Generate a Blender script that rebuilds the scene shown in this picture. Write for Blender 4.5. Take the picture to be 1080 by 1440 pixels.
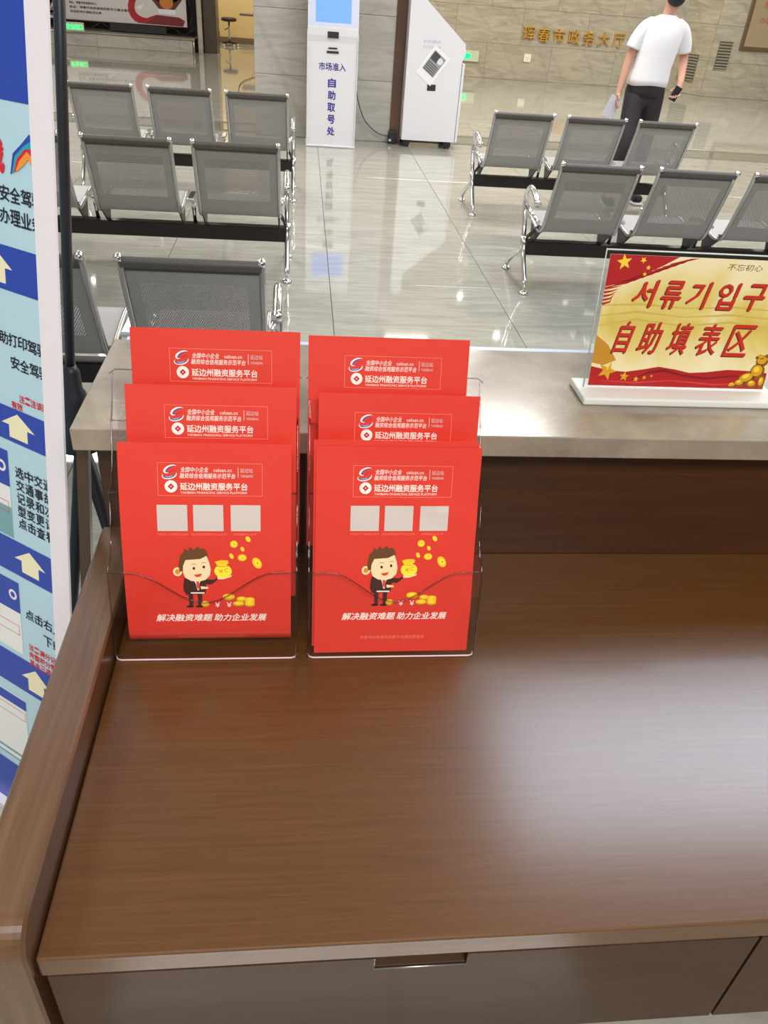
import bpy, bmesh, math, random
from mathutils import Vector, Matrix
random.seed(7)
S = bpy.context.scene
COL = S.collection
for o in list(bpy.data.objects): bpy.data.objects.remove(o)

# ---------------------------------------------------------------- camera
F_PX = 1102.92
YAW, PITCH, ROLL = -0.132265, 0.598851, 0.081544
fw = Vector((-math.sin(YAW)*math.cos(PITCH), math.cos(YAW)*math.cos(PITCH), -math.sin(PITCH)))
rt = Vector((math.cos(YAW), math.sin(YAW), 0)); up = rt.cross(fw)
r_ = rt*math.cos(ROLL) + up*math.sin(ROLL); u_ = -rt*math.sin(ROLL) + up*math.cos(ROLL)
cd = bpy.data.cameras.new('camera'); cam = bpy.data.objects.new('camera', cd); COL.objects.link(cam)
cd.sensor_fit = 'VERTICAL'; cd.sensor_height = 36; cd.lens = F_PX/1440*36
cd.clip_start = .01; cd.clip_end = 100
m = Matrix((r_, u_, -fw)).transposed().to_4x4(); m.translation = Vector((0, 0, 1.55)); cam.matrix_world = m
S.camera = cam
# ---------------------------------------------------------------- world
W = bpy.data.worlds.new('world'); S.world = W; W.use_nodes = True
W.node_tree.nodes['Background'].inputs[0].default_value = (.93, .96, 1, 1)
W.node_tree.nodes['Background'].inputs[1].default_value = 1.0
S.view_settings.view_transform = 'Standard'; S.view_settings.look = 'None'
S.view_settings.gamma = 1; S.view_settings.use_curve_mapping = False
S.view_settings.exposure = 0.3
S.cycles.use_denoising = True
S.cycles.transparent_max_bounces = 32; S.cycles.max_bounces = 10
S.cycles.sample_clamp_indirect = 4
CEIL = 4.3
DOWN = [(3.96, 14.8), (1.3, 17.0), (3.6, 17.1), (6.0, 16.9), (-4.4, 17.2), (-2.2, 15.0), (6.6, 12.0), (.8, 12.6)]
def area(loc, sx, sy, power, col=(1, .97, .92)):
    l = bpy.data.lights.new('ceiling_or_fill_lamp', 'AREA'); l.shape = 'RECTANGLE'; l.size = sx; l.size_y = sy
    l.energy = power; l.color = col
    o = bpy.data.objects.new('ceiling_or_fill_lamp', l); COL.objects.link(o); o.location = loc; return o
LAMPS = [(x, y) for y in (2.2, 6.6, 10.2, 13.8) for x in (-3.4, 1.7, 6.4) if y > 3 or x < 0]
for (x, y) in LAMPS: area((x, y, CEIL-.05), 1.5, 1.1, {2.2: 75, 6.6: 100, 10.2: 112, 13.8: 125}[y])
area((3.45, 3.30, CEIL-.05), 4.2, 1.25, 150, (.76, .85, 1))
area((-1.4, 20.3, 3.2), 1.2, .8, 70, (1, .86, .62))
area((.4, -2.4, CEIL-.05), 3.2, 1.4, 260)  # fill added behind the camera to brighten brochure, sign and bench faces

# ---------------------------------------------------------------- materials
MATS = {}
def lin(c): return tuple((v/12.92 if v <= .04045 else ((v+.055)/1.055)**2.4) for v in (x/255 for x in c))
def mat(name, rgb, rough=.5, metal=0., coat=0., coat_r=.05, ior=1.45, emis=0, spec=.5):
    if name in MATS: return MATS[name]
    m = bpy.data.materials.new(name); m.use_nodes = True; MATS[name] = m
    b = m.node_tree.nodes['Principled BSDF']; c = lin(rgb)+(1,)
    b.inputs['Base Color'].default_value = c; b.inputs['Roughness'].default_value = rough
    b.inputs['Metallic'].default_value = metal; b.inputs['IOR'].default_value = ior
    b.inputs['Coat Weight'].default_value = coat; b.inputs['Coat Roughness'].default_value = coat_r
    b.inputs['Specular IOR Level'].default_value = spec
    if emis: b.inputs['Emission Color'].default_value = c; b.inputs['Emission Strength'].default_value = emis
    return m
def N(m, t, **kw):
    n = m.node_tree.nodes.new(t)
    for k, v in kw.items():
        if k.startswith('i_'):
            k = k[2:]; k = int(k) if k.isdigit() else k
            n.inputs[k].default_value = v
        else: setattr(n, k, v)
    return n
def L(m, a, b): m.node_tree.links.new(a, b)
def bsdf(m): return m.node_tree.nodes['Principled BSDF']
def ramp(m, stops):
    r = N(m, 'ShaderNodeValToRGB'); e = r.color_ramp.elements
    while len(e) < len(stops): e.new(.5)
    for el, (p, c) in zip(e, stops): el.position = p; el.color = lin(c)+(1,)
    return r
def coords(m, scale, kind='Object', rot=(0, 0, 0), rnd=False):
    tc = N(m, 'ShaderNodeTexCoord'); mp = N(m, 'ShaderNodeMapping')
    mp.inputs['Scale'].default_value = scale; mp.inputs['Rotation'].default_value = rot
    L(m, tc.outputs[kind], mp.inputs['Vector'])
    if rnd:
        oi = N(m, 'ShaderNodeObjectInfo'); mu = N(m, 'ShaderNodeMath', operation='MULTIPLY', i_1=37.)
        L(m, oi.outputs['Random'], mu.inputs[0]); cx = N(m, 'ShaderNodeCombineXYZ')
        for i in range(3): L(m, mu.outputs[0], cx.inputs[i])
        L(m, cx.outputs[0], mp.inputs['Location'])
    return mp.outputs['Vector']
def streaks(name, stops, scale, rough, rnd=True, rot=(0, 0, 0), noise=3., detail=6, bump=0, coat=0, coat_r=.1, ior=1.5, distort=.6):
    m = mat(name, (128, 128, 128), rough, coat=coat, coat_r=coat_r, ior=ior)
    v = coords(m, scale, rot=rot, rnd=rnd)
    n = N(m, 'ShaderNodeTexNoise', i_Scale=noise, i_Detail=detail, i_Roughness=.6, i_Distortion=distort)
    L(m, v, n.inputs['Vector']); r = ramp(m, stops); L(m, n.outputs['Fac'], r.inputs['Fac'])
    L(m, r.outputs['Color'], bsdf(m).inputs['Base Color'])
    if bump:
        b = N(m, 'ShaderNodeBump', i_Strength=bump, i_Distance=.001); L(m, n.outputs['Fac'], b.inputs['Height']); L(m, b.outputs[0], bsdf(m).inputs['Normal'])
    return m
M_WOOD = streaks('wood_top', [(.25, (77, 46, 17)), (.5, (86, 53, 20)), (.75, (94, 60, 25))], (2.6, 90, 90), .5, rnd=False, noise=1.6, bump=.08, coat=1., coat_r=.2, distort=1.6, ior=1.3)
M_WOODB = streaks('wood_back', [(.3, (56, 30, 14)), (.5, (64, 35, 16)), (.7, (73, 41, 19))], (1.6, 34, 34), .4, rnd=False, noise=1.6, bump=.1, coat=.2, coat_r=.3, distort=1.6)
M_WOODL = streaks('wood_side', [(.3, (80, 54, 33)), (.5, (93, 64, 40)), (.7, (106, 75, 50))], (50, 2.2, 3), .35, rnd=False, noise=1.6, bump=.12, coat=.5, coat_r=.22)
M_DRAW = streaks('drawer_lacquer', [(.3, (66, 49, 38)), (.7, (74, 56, 44))], (2, 12, 12), .45, rnd=True, noise=2, coat=.16, coat_r=.12, ior=1.15)
M_DARK = mat('dark_gap', (20, 13, 10), .6)
def marble():
    m = mat('counter_marble', (140, 130, 118), .16, ior=1.55)
    v = coords(m, (1, 1, 1))
    n = N(m, 'ShaderNodeTexNoise', i_Scale=9, i_Detail=8, i_Roughness=.6); L(m, v, n.inputs['Vector'])
    r = ramp(m, [(.3, (128, 118, 106)), (.5, (147, 137, 124)), (.72, (164, 153, 138))]); L(m, n.outputs['Fac'], r.inputs['Fac'])
    ad = N(m, 'ShaderNodeMix', data_type='VECTOR', i_0=.16) if False else N(m, 'ShaderNodeVectorMath', operation='MULTIPLY_ADD')
    n2 = N(m, 'ShaderNodeTexNoise', i_Scale=7, i_Detail=4); L(m, v, n2.inputs['Vector'])
    L(m, n2.outputs['Color'], ad.inputs[0]); ad.inputs[1].default_value = (.3, .3, .3); L(m, v, ad.inputs[2])
    vo = N(m, 'ShaderNodeTexVoronoi', feature='DISTANCE_TO_EDGE', i_Scale=13); L(m, ad.outputs[0], vo.inputs['Vector'])
    rr = N(m, 'ShaderNodeMapRange'); rr.inputs['From Max'].default_value = .018; rr.inputs['To Min'].default_value = 1; rr.inputs['To Max'].default_value = 0
    L(m, vo.outputs['Distance'], rr.inputs['Value'])
    n3 = N(m, 'ShaderNodeTexNoise', i_Scale=5, i_Detail=2); L(m, v, n3.inputs['Vector'])
    r3 = N(m, 'ShaderNodeMapRange'); r3.inputs['From Min'].default_value = .5; r3.inputs['From Max'].default_value = .68; L(m, n3.outputs['Fac'], r3.inputs['Value'])
    mu = N(m, 'ShaderNodeMath', operation='MULTIPLY'); L(m, rr.outputs[0], mu.inputs[0]); L(m, r3.outputs[0], mu.inputs[1])
    mu2 = N(m, 'ShaderNodeMath', operation='MULTIPLY', i_1=.4); L(m, mu.outputs[0], mu2.inputs[0])
    mx = N(m, 'ShaderNodeMix', data_type='RGBA'); L(m, mu2.outputs[0], mx.inputs[0]); L(m, r.outputs[0], mx.inputs[6]); mx.inputs[7].default_value = lin((214, 205, 188))+(1,)
    L(m, mx.outputs[2], bsdf(m).inputs['Base Color']); return m
M_MARBLE = marble()
M_FLOOR = streaks('floor_stone', [(.3, (148, 146, 136)), (.5, (162, 160, 150)), (.7, (175, 173, 162))], (1.2, 7, 1), .045, noise=2.2, ior=1.8, distort=1.2)
M_GROUT = mat('floor_grout', (92, 89, 82), .6)
M_BORD = streaks('border_stone', [(.3, (112, 112, 100)), (.7, (136, 136, 122))], (1.2, 6, 1), .05, noise=2.2, ior=1.9)
def slabmat(name, a, b, c):
    m = mat(name, a, .22, ior=1.5)
    v = coords(m, (.9, .9, 5), rnd=True, rot=(0, .08, 0))
    n = N(m, 'ShaderNodeTexNoise', i_Scale=1.7, i_Detail=7, i_Roughness=.6, i_Distortion=1.4); L(m, v, n.inputs['Vector'])
    r = ramp(m, [(.3, a), (.5, b), (.7, c)]); L(m, n.outputs['Fac'], r.inputs['Fac'])
    v2 = coords(m, (1, 1, 1), rnd=True, rot=(0, .6, 0))
    w = N(m, 'ShaderNodeTexWave', i_Scale=.55, i_Distortion=3.5, i_Detail=2); w.inputs['Detail Scale'].default_value = .6; L(m, v2, w.inputs['Vector'])
    rr = N(m, 'ShaderNodeMapRange'); rr.inputs['From Min'].default_value = .0; rr.inputs['From Max'].default_value = .05; rr.inputs['To Min'].default_value = .14; rr.inputs['To Max'].default_value = 0
    L(m, w.outputs['Fac'], rr.inputs['Value'])
    mx = N(m, 'ShaderNodeMix', data_type='RGBA'); L(m, rr.outputs[0], mx.inputs[0]); L(m, r.outputs[0], mx.inputs[6]); mx.inputs[7].default_value = lin((118, 112, 100))+(1,)
    L(m, mx.outputs[2], bsdf(m).inputs['Base Color']); return m
M_PIER = slabmat('pier_stone', (164, 160, 153), (180, 176, 168), (191, 187, 179))
M_WALLS = slabmat('wall_stone', (152, 146, 130), (170, 163, 146), (186, 179, 162))
M_WHITEW = mat('white_paint', (226, 224, 218), .7)
M_BEIGE = mat('beige_paint', (226, 204, 154), .7)
M_SKIRT = mat('grey_skirting', (120, 104, 92), .4)
M_JAMB = mat('dark_jamb', (84, 76, 70), .35, metal=.4)
M_CHROME = mat('chrome', (225, 225, 228), .13, metal=1)
M_TUBE = mat('steel_tube', (178, 178, 178), .26, metal=.9)
M_BEAM = mat('black_beam', (38, 31, 29), .4)
M_BRACK = mat('black_bracket', (48, 45, 44), .4)
M_STRIPG = mat('seat_roll', (92, 87, 83), .5)
def perf():
    m = mat('perforated_steel', (154, 151, 150), .5, metal=.0)
    v = coords(m, (1, 1, 1), kind='UV')
    sx = N(m, 'ShaderNodeSeparateXYZ'); L(m, v, sx.inputs[0])
    def fr(src, k, off):
        a = N(m, 'ShaderNodeMath', operation='MULTIPLY_ADD', i_1=k, i_2=off); L(m, src, a.inputs[0])
        b = N(m, 'ShaderNodeMath', operation='FRACT'); L(m, a.outputs[0], b.inputs[0])
        c = N(m, 'ShaderNodeMath', operation='SUBTRACT', i_1=.5); L(m, b.outputs[0], c.inputs[0])
        d = N(m, 'ShaderNodeMath', operation='MULTIPLY'); L(m, c.outputs[0], d.inputs[0]); L(m, c.outputs[0], d.inputs[1]); return d.outputs[0]
    def dots(off):
        s = N(m, 'ShaderNodeMath', operation='ADD'); L(m, fr(sx.outputs[0], 125, off), s.inputs[0]); L(m, fr(sx.outputs[1], 72, off), s.inputs[1])
        l = N(m, 'ShaderNodeMath', operation='LESS_THAN', i_1=.022); L(m, s.outputs[0], l.inputs[0]); return l.outputs[0]
    mxx = N(m, 'ShaderNodeMath', operation='MAXIMUM'); L(m, dots(0.), mxx.inputs[0]); L(m, dots(.5), mxx.inputs[1])
    def band(src, lo, hi):
        a = N(m, 'ShaderNodeMath', operation='GREATER_THAN', i_1=lo); L(m, src, a.inputs[0])
        b = N(m, 'ShaderNodeMath', operation='LESS_THAN', i_1=hi); L(m, src, b.inputs[0])
        c = N(m, 'ShaderNodeMath', operation='MULTIPLY'); L(m, a.outputs[0], c.inputs[0]); L(m, b.outputs[0], c.inputs[1]); return c.outputs[0]
    q = N(m, 'ShaderNodeMath', operation='MULTIPLY'); L(m, band(sx.outputs[0], .055, .395), q.inputs[0]); L(m, band(sx.outputs[1], .06, .30), q.inputs[1])
    z = N(m, 'ShaderNodeMath', operation='MULTIPLY'); L(m, q.outputs[0], z.inputs[0]); L(m, mxx.outputs[0], z.inputs[1])
    al = N(m, 'ShaderNodeMath', operation='SUBTRACT', i_0=1.); L(m, z.outputs[0], al.inputs[1]); L(m, al.outputs[0], bsdf(m).inputs['Alpha'])
    return m
M_PERF = perf()
def clear(name, tint=(.94, .93, .95), gl=.35, rough=.03):
    m = mat(name, (255, 255, 255)); nt = m.node_tree; out = nt.nodes['Material Output']; nt.nodes.remove(bsdf(m))
    t = N(m, 'ShaderNodeBsdfTransparent'); t.inputs[0].default_value = tint+(1,)
    g = N(m, 'ShaderNodeBsdfGlossy'); g.inputs['Roughness'].default_value = rough
    f = N(m, 'ShaderNodeFresnel', i_IOR=1.49); mu0 = N(m, 'ShaderNodeMath', operation='MULTIPLY', i_1=gl); L(m, f.outputs[0], mu0.inputs[0])
    ge = N(m, 'ShaderNodeNewGeometry'); iv = N(m, 'ShaderNodeMath', operation='SUBTRACT', i_0=1.); L(m, ge.outputs['Backfacing'], iv.inputs[1])
    mu = N(m, 'ShaderNodeMath', operation='MULTIPLY'); L(m, mu0.outputs[0], mu.inputs[0]); L(m, iv.outputs[0], mu.inputs[1])
    x = N(m, 'ShaderNodeMixShader'); L(m, mu.outputs[0], x.inputs[0]); L(m, t.outputs[0], x.inputs[1]); L(m, g.outputs[0], x.inputs[2])
    L(m, x.outputs[0], out.inputs[0]); return m
M_CLEAR = clear('clear_acrylic', (.985, .98, .986), .7)
M_RIM = clear('acrylic_edge', (.70, .66, .70), 1.6, .08)
M_SIGNC = clear('sign_acrylic', (.985, .99, .99), .5)
M_FROST = mat('acrylic_base', (222, 224, 222), .15, ior=1.5)

# ---------------------------------------------------------------- mesh helpers
def props(o, label=None, cat=None, group=None, kind=None):
    if label: o['label'] = label
    if cat: o['category'] = cat
    if group: o['group'] = group
    if kind: o['kind'] = kind
    return o
def empty(name, loc=(0, 0, 0), rot=(0, 0, 0), parent=None, **k):
    o = bpy.data.objects.new(name, None); COL.objects.link(o); o.location = loc; o.rotation_euler = rot
    o.empty_display_size = .05; o.parent = parent; return props(o, **k)
def link(name, me, parent=None, loc=(0, 0, 0), rot=(0, 0, 0), **k):
    o = bpy.data.objects.new(name, me); COL.objects.link(o); o.parent = parent; o.location = loc; o.rotation_euler = rot
    return props(o, **k)
class MB:
    def __init__(s): s.v = []; s.f = []; s.mi = []; s.ms = []; s.sm = []; s.uv = {}
    def mid(s, m):
        if m not in s.ms: s.ms.append(m)
        return s.ms.index(m)
    def add(s, vs, fs, m, smooth=False):
        b = len(s.v); s.v += [tuple(v) for v in vs]; i = s.mid(m)
        for f in fs: s.f.append([b+k for k in f]); s.mi.append(i); s.sm.append(smooth)
        return s
    def box(s, x0, x1, y0, y1, z0, z1, m, bev=0., seg=1, M=None):
        bm = bmesh.new(); bmesh.ops.create_cube(bm, size=1)
        for v in bm.verts: v.co = Vector(((x0+x1)/2+v.co.x*(x1-x0), (y0+y1)/2+v.co.y*(y1-y0), (z0+z1)/2+v.co.z*(z1-z0)))
        if bev: bmesh.ops.bevel(bm, geom=bm.edges[:], offset=bev, segments=seg, affect='EDGES', profile=.5)
        if M is not None: bmesh.ops.transform(bm, matrix=M, verts=bm.verts)
        bm.verts.index_update()
        s.add([v.co for v in bm.verts], [[v.index for v in f.verts] for f in bm.faces], m); bm.free(); return s
    def tube(s, pts, r, m, n=10, caps=True, closed=False):
        pts = [Vector(p) for p in pts]; K = len(pts); rr = r if isinstance(r, (list, tuple)) else [r]*K
        vs = []; prev = None
        for i, p in enumerate(pts):
            a = pts[(i-1) % K] if (i or closed) else p; b = pts[(i+1) % K] if (i < K-1 or closed) else p
            t = (b-a).normalized()
            if prev is None: w = t.orthogonal().normalized()
            else: w = (prev - t*prev.dot(t)).normalized()
            prev = w; q = t.cross(w)
            for j in range(n):
                an = 2*math.pi*j/n; vs.append(p+(w*math.cos(an)+q*math.sin(an))*rr[i])
        fs = []
        for i in range(K-1+(1 if closed else 0)):
            i2 = (i+1) % K
            for j in range(n): fs.append([i*n+j, i*n+(j+1) % n, i2*n+(j+1) % n, i2*n+j])
        if caps and not closed: fs += [list(range(n))[::-1], [(K-1)*n+j for j in range(n)]]
        return s.add(vs, fs, m, True)
    def lathe(s, prof, c, m, n=24):
        vs = []; fs = []
        for r, z in prof:
            for j in range(n):
                a = 2*math.pi*j/n; vs.append((c[0]+r*math.cos(a), c[1]+r*math.sin(a), c[2]+z))
        for i in range(len(prof)-1):
            for j in range(n): fs.append([i*n+j, i*n+(j+1) % n, (i+1)*n+(j+1) % n, (i+1)*n+j])
        fs += [list(range(n))[::-1], [(len(prof)-1)*n+j for j in range(n)]]
        return s.add(vs, fs, m, True)
    def prism(s, poly, axis, a, b, m, smooth=False):
        n = len(poly)
        def P(p, t): return {'x': (t, p[0], p[1]), 'y': (p[0], t, p[1]), 'z': (p[0], p[1], t)}[axis]
        vs = [P(p, a) for p in poly]+[P(p, b) for p in poly]
        fs = [list(range(n))[::-1], [n+i for i in range(n)]]+[[i, (i+1) % n, n+(i+1) % n, n+i] for i in range(n)]
        return s.add(vs, fs, m, smooth)
    def mesh(s, name):
        me = bpy.data.meshes.new(name); me.from_pydata(s.v, [], s.f)
        for m in s.ms: me.materials.append(m)
        me.polygons.foreach_set('material_index', s.mi); me.polygons.foreach_set('use_smooth', s.sm)
        bm = bmesh.new(); bm.from_mesh(me); bmesh.ops.recalc_face_normals(bm, faces=bm.faces); bm.to_mesh(me); bm.free()
        return me
    def build(s, name, parent=None, loc=(0, 0, 0), rot=(0, 0, 0), **k): return link(name, s.mesh(name), parent, loc, rot, **k)
def smooth(pts, n=6):
    P = [Vector(p) for p in pts]; out = []
    for i in range(len(P)-1):
        p0 = P[max(i-1, 0)]; p1 = P[i]; p2 = P[i+1]; p3 = P[min(i+2, len(P)-1)]
        for k in range(n):
            t = k/n; out.append(.5*((2*p1)+(-p0+p2)*t+(2*p0-5*p1+4*p2-p3)*t*t+(-p0+3*p1-3*p2+p3)*t**3))
    out.append(P[-1]); return out
def copy_tree(o, parent=None):
    c = o.copy(); COL.objects.link(c); c.parent = parent
    for ch in list(o.children): copy_tree(ch, c)
    return c

# ---------------------------------------------------------------- flat print (lettering and pictures)
TXT = {}
def glyphs(s, bold=0.):
    bold = 0; k = (s, bold)
    if k in TXT: return TXT[k]
    c = bpy.data.curves.new('t', 'FONT'); c.body = s; c.size = 1; c.resolution_u = 2; c.offset = bold
    o = bpy.data.objects.new('t', c); COL.objects.link(o)
    dg = bpy.context.evaluated_depsgraph_get(); me = o.evaluated_get(dg).to_mesh()
    vs = [(v.co.x, v.co.y) for v in me.vertices]; fs = [list(p.vertices) for p in me.polygons]
    o.evaluated_get(dg).to_mesh_clear(); bpy.data.objects.remove(o); bpy.data.curves.remove(c)
    if vs:
        x0 = min(v[0] for v in vs); x1 = max(v[0] for v in vs); y0 = min(v[1] for v in vs); y1 = max(v[1] for v in vs)
    else: x0 = x1 = y0 = y1 = 0
    TXT[k] = (vs, fs, (x0, x1, y0, y1)); return TXT[k]
class Print:
    """flat ink shapes in sheet coordinates (u right, v up, metres)"""
    def __init__(s): s.items = []
    def poly(s, pts, m, d=0.): s.items.append((list(pts), [list(range(len(pts)))], m, d)); return s
    def rect(s, u0, v0, u1, v1, m, d=0.):
        k = max(1, int((u1-u0)/.008)) if u1-u0 < .2 else 1; l = max(1, int((v1-v0)/.008)) if u1-u0 < .2 else 1
        vs = [(u0+(u1-u0)*i/k, v0+(v1-v0)*j/l) for j in range(l+1) for i in range(k+1)]
        s.items.append((vs, [[j*(k+1)+i, j*(k+1)+i+1, (j+1)*(k+1)+i+1, (j+1)*(k+1)+i] for j in range(l) for i in range(k)], m, d)); return s
    def frame(s, u0, v0, u1, v1, w, m, d=0.):
        s.rect(u0, v0, u1, v0+w, m, d); s.rect(u0, v1-w, u1, v1, m, d); s.rect(u0, v0, u0+w, v1, m, d); s.rect(u1-w, v0, u1, v1, m, d); return s
    def ell(s, cu, cv, a, b, m, d=0., rot=0., n=20, t0=0, t1=360):
        cr, sr = math.cos(math.radians(rot)), math.sin(math.radians(rot)); P = []
        for i in range(n if t1-t0 >= 360 else n+1):
            t = math.radians(t0+(t1-t0)*i/n); x, y = a*math.cos(t), b*math.sin(t); P.append((cu+x*cr-y*sr, cv+x*sr+y*cr))
        return s.poly(P, m, d)
    def line(s, pts, w, m, d=0.):
        w = w if isinstance(w, (list, tuple)) else [w]*len(pts); Lf = []; Rt = []
        for i, p in enumerate(pts):
            a = pts[max(i-1, 0)]; b = pts[min(i+1, len(pts)-1)]; dx, dy = b[0]-a[0], b[1]-a[1]; l = math.hypot(dx, dy) or 1
            nx, ny = -dy/l*w[i]/2, dx/l*w[i]/2; Lf.append((p[0]+nx, p[1]+ny)); Rt.append((p[0]-nx, p[1]-ny))
        vs = Lf+Rt; n = len(pts); s.items.append((vs, [[i, n+i, n+i+1, i+1] for i in range(n-1)], m, d)); return s
    def arc(s, cu, cv, a, b, t0, t1, w, m, d=0., rot=0, n=14):
        cr, sr = math.cos(math.radians(rot)), math.sin(math.radians(rot)); P = []
        for i in range(n+1):
            t = math.radians(t0+(t1-t0)*i/n); x, y = a*math.cos(t), b*math.sin(t); P.append((cu+x*cr-y*sr, cv+x*sr+y*cr))
        ww = [max(w*.15, w*math.sin(math.pi*i/n)) for i in range(n+1)] if w > 0 else [-w]*(n+1)
        return s.line(P, ww, m, d)
    def star(s, cu, cv, r, m, d=0., rot=90, k=.42):
        P = []
        for i in range(10):
            a = math.radians(rot+36*i); q = r if i % 2 == 0 else r*k; P.append((cu+q*math.cos(a), cv+q*math.sin(a)))
        for i in range(10): s.poly([(cu, cv), P[i], P[(i+1) % 10]], m, d)
        return s
    def text(s, t, u0, v0, u1, v1, m, d=0., bold=0., shear=0.):
        """fit the words into the given rectangle"""
        vs, fs, (x0, x1, y0, y1) = glyphs(t, bold)
        if not vs: return s
        kx = (u1-u0)/(x1-x0); ky = (v1-v0)/(y1-y0)
        ch = abs(ky)*bold*.9
        for n_, (ox, oy) in enumerate(((0, 0), (ch, 0), (-ch, 0), (0, ch), (0, -ch)) if bold else ((0, 0),)):
            P = [(u0+(x-x0)*kx+(y-y0)*ky*shear+ox, v0+(y-y0)*ky+oy) for x, y in vs]
            s.items.append((P, fs, m, d+.15*n_))
        return s
    def onto(s, fn, mb, mats=None, keep=True):
        for P, fs, m, d in s.items:
            if mats is not None and ((m in mats) != keep): continue
            mb.add([fn(u, v, d) for u, v in P], fs, m)
        return mb

# ---------------------------------------------------------------- floor
fl = MB().box(-9, 13, -5, 24, -.12, -.006, M_GROUT).build('floor', kind='structure')
def tile_mesh(w, h, m, name='floor_tile'):
    g = .0016; c = .0012; mb = MB(); a, b = w/2-g, h/2-g
    P = [(-a, -b, -.006), (a, -b, -.006), (a, b, -.006), (-a, b, -.006), (-a, -b, -c), (a, -b, -c), (a, b, -c), (-a, b, -c),
         (-a+c, -b+c, 0), (a-c, -b+c, 0), (a-c, b-c, 0), (-a+c, b-c, 0)]
    F = [[8, 9, 10, 11]]
    for i in range(4): j = (i+1) % 4; F += [[i, j, 4+j, 4+i], [4+i, 4+j, 8+j, 8+i]]
    mb.add(P, F, m); return mb.mesh(name)
tm = tile_mesh(1, 1, M_FLOOR)
rest = MB()
def far_tile(x, y, w, h): rest.box(x-w/2+.0016, x+w/2-.0016, y-h/2+.0016, y+h/2-.0016, -.006, 0, M_FLOOR, .001)
for i in range(-9, 12):
    for j in range(0, 14):
        y = 9.2-j
        if j > 10 or abs(i+.68) > 2.2+.75*max(y, 0)+1: far_tile(i+.68, y, 1, 1)
        else: link('floor_tile', tm, fl, (i+.68, y, 0))
tm2 = tile_mesh(1, 1.02, M_FLOOR)
for i in range(-9, 12):
    for j in range(0, 11):
        y = 10.35+.51+1.02*j
        if (j > 7 and i > 0) or i < -6 or i > 9: far_tile(i+.68, y, 1, 1.02)
        else: link('floor_tile', tm2, fl, (i+.68, y, 0))
rest.build('outer_floor_tiles', fl, kind='stuff')
bo = MB().box(-9, 13, 9.70, 10.35, -.01, -.004, M_GROUT).build('trim_1', kind='structure')
tm3 = tile_mesh(1, .11, M_GROUT, 'border_stone'); tm4 = tile_mesh(1, .43, M_BORD, 'border_stone')
for i in range(-6, 10):
    link('border_stone', tm3, bo, (i+.68, 9.755, 0)); link('border_stone', tm4, bo, (i+.68, 10.025, 0)); link('border_stone', tm3, bo, (i+.68, 10.295, 0))

# ---------------------------------------------------------------- walls
def slab_wall(name, u0, u1, z0, z1, origin, ang, m, sw=1.2, sh=.6, thick=.3, stag=True, zs=2.4, zoff=0.):
    """wall whose face runs along +x local, facing -y local"""
    w = MB().box(u0, u1, .012, thick, z0, z1, M_GROUT)
    w = w.build(name, None, origin, (0, 0, ang), kind='structure')
    cache = {}; z = z0; row = 0
    while z < min(z1, zs)-.01:
        zz = min(z+sh, z1); off = (sw*.5 if (row % 2 and stag) else 0); u = u0-off
        while u < u1-.01:
            a, b = max(u, u0), min(u+sw, u1)
            if b-a > .03:
                key = (round(b-a, 3), round(zz-z, 3))
                if key not in cache:
                    ww, hh = key; c = .003; g = .0015; A, B = ww/2-g, hh/2-g
                    P = [(-A, .012, -B), (A, .012, -B), (A, .012, B), (-A, .012, B), (-A, c, -B), (A, c, -B), (A, c, B), (-A, c, B), (-A+c, 0, -B+c), (A-c, 0, -B+c), (A-c, 0, B-c), (-A+c, 0, B-c)]
                    F = [[8, 9, 10, 11]]
                    for i in range(4): j = (i+1) % 4; F += [[i, j, 4+j, 4+i], [4+i, 4+j, 8+j, 8+i]]
                    cache[key] = MB().add(P, F, m).mesh('wall_slab')
                link('wall_slab', cache[key], w, ((a+b)/2, 0, (z+zz)/2))
            u += sw
        z = zz; row += 1
    if z < z1: MB().box(u0, u1, 0, .02, z, z1, m).build('upper_wall', w)
    return w
slab_wall('wall_middle', -.49, 1.10, 0, CEIL, (0, 9.60, 0), 0, M_PIER, sw=1.59, thick=.9, stag=False)
slab_wall('wall_back', 1.0, 7.75, 0, CEIL, (0, 17.5, 0), 0, M_WALLS, sw=1.3, thick=.3)
slab_wall('wall_step', 0, .80, 0, CEIL, (7.45, 17.5, 0), -math.atan2(.7, .38), M_WALLS, sw=.8, thick=.25, stag=False)
slab_wall('wall_right', 0, 4.6, 0, CEIL, (7.82, 16.8, 0), 0, M_WALLS, sw=1.3, thick=.3)
# left ledge, dark wall behind it and the room beyond the doorway
lg = slab_wall('wall_ledge', -8.8, -2.15, 0, .22, (0, 18.4, 0), 0, M_PIER, sw=1.6, sh=.22, thick=.9, stag=False)
MB().box(-8.8, -2.12, -.02, .9, .22, .245, M_PIER, .004).tube([(-8.8, -.02, .235), (-2.12, -.02, .235)], .011, M_CHROME).tube([(-2.12, -.02, .235), (-2.12, -.02, .0)], .013, M_CHROME).build('ledge_cap', lg)
MB().box(-8.8, -2.12, 19.6, 19.8, 0, CEIL, mat('dark_wall', (120, 116, 108), .6)).box(-2.06, -1.97, 18.62, 19.8, 0, CEIL, M_PIER).build('wall_left_back', kind='structure')
MB().box(-1.96, -1.70, 18.75, 19.4, 0, CEIL, M_JAMB, .008).build('door_1', kind='structure')
MB().box(-3.2, 1.3, 21.55, 21.7, 0, CEIL, M_BEIGE).box(1.0, 1.15, 10.6, 21.6, 0, CEIL, M_BEIGE).build('wall_room', kind='structure')
MB().box(-3.2, 1.0, 21.53, 21.549, 0, .12, M_SKIRT, .004).build('baseboard_room', kind='structure')
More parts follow.
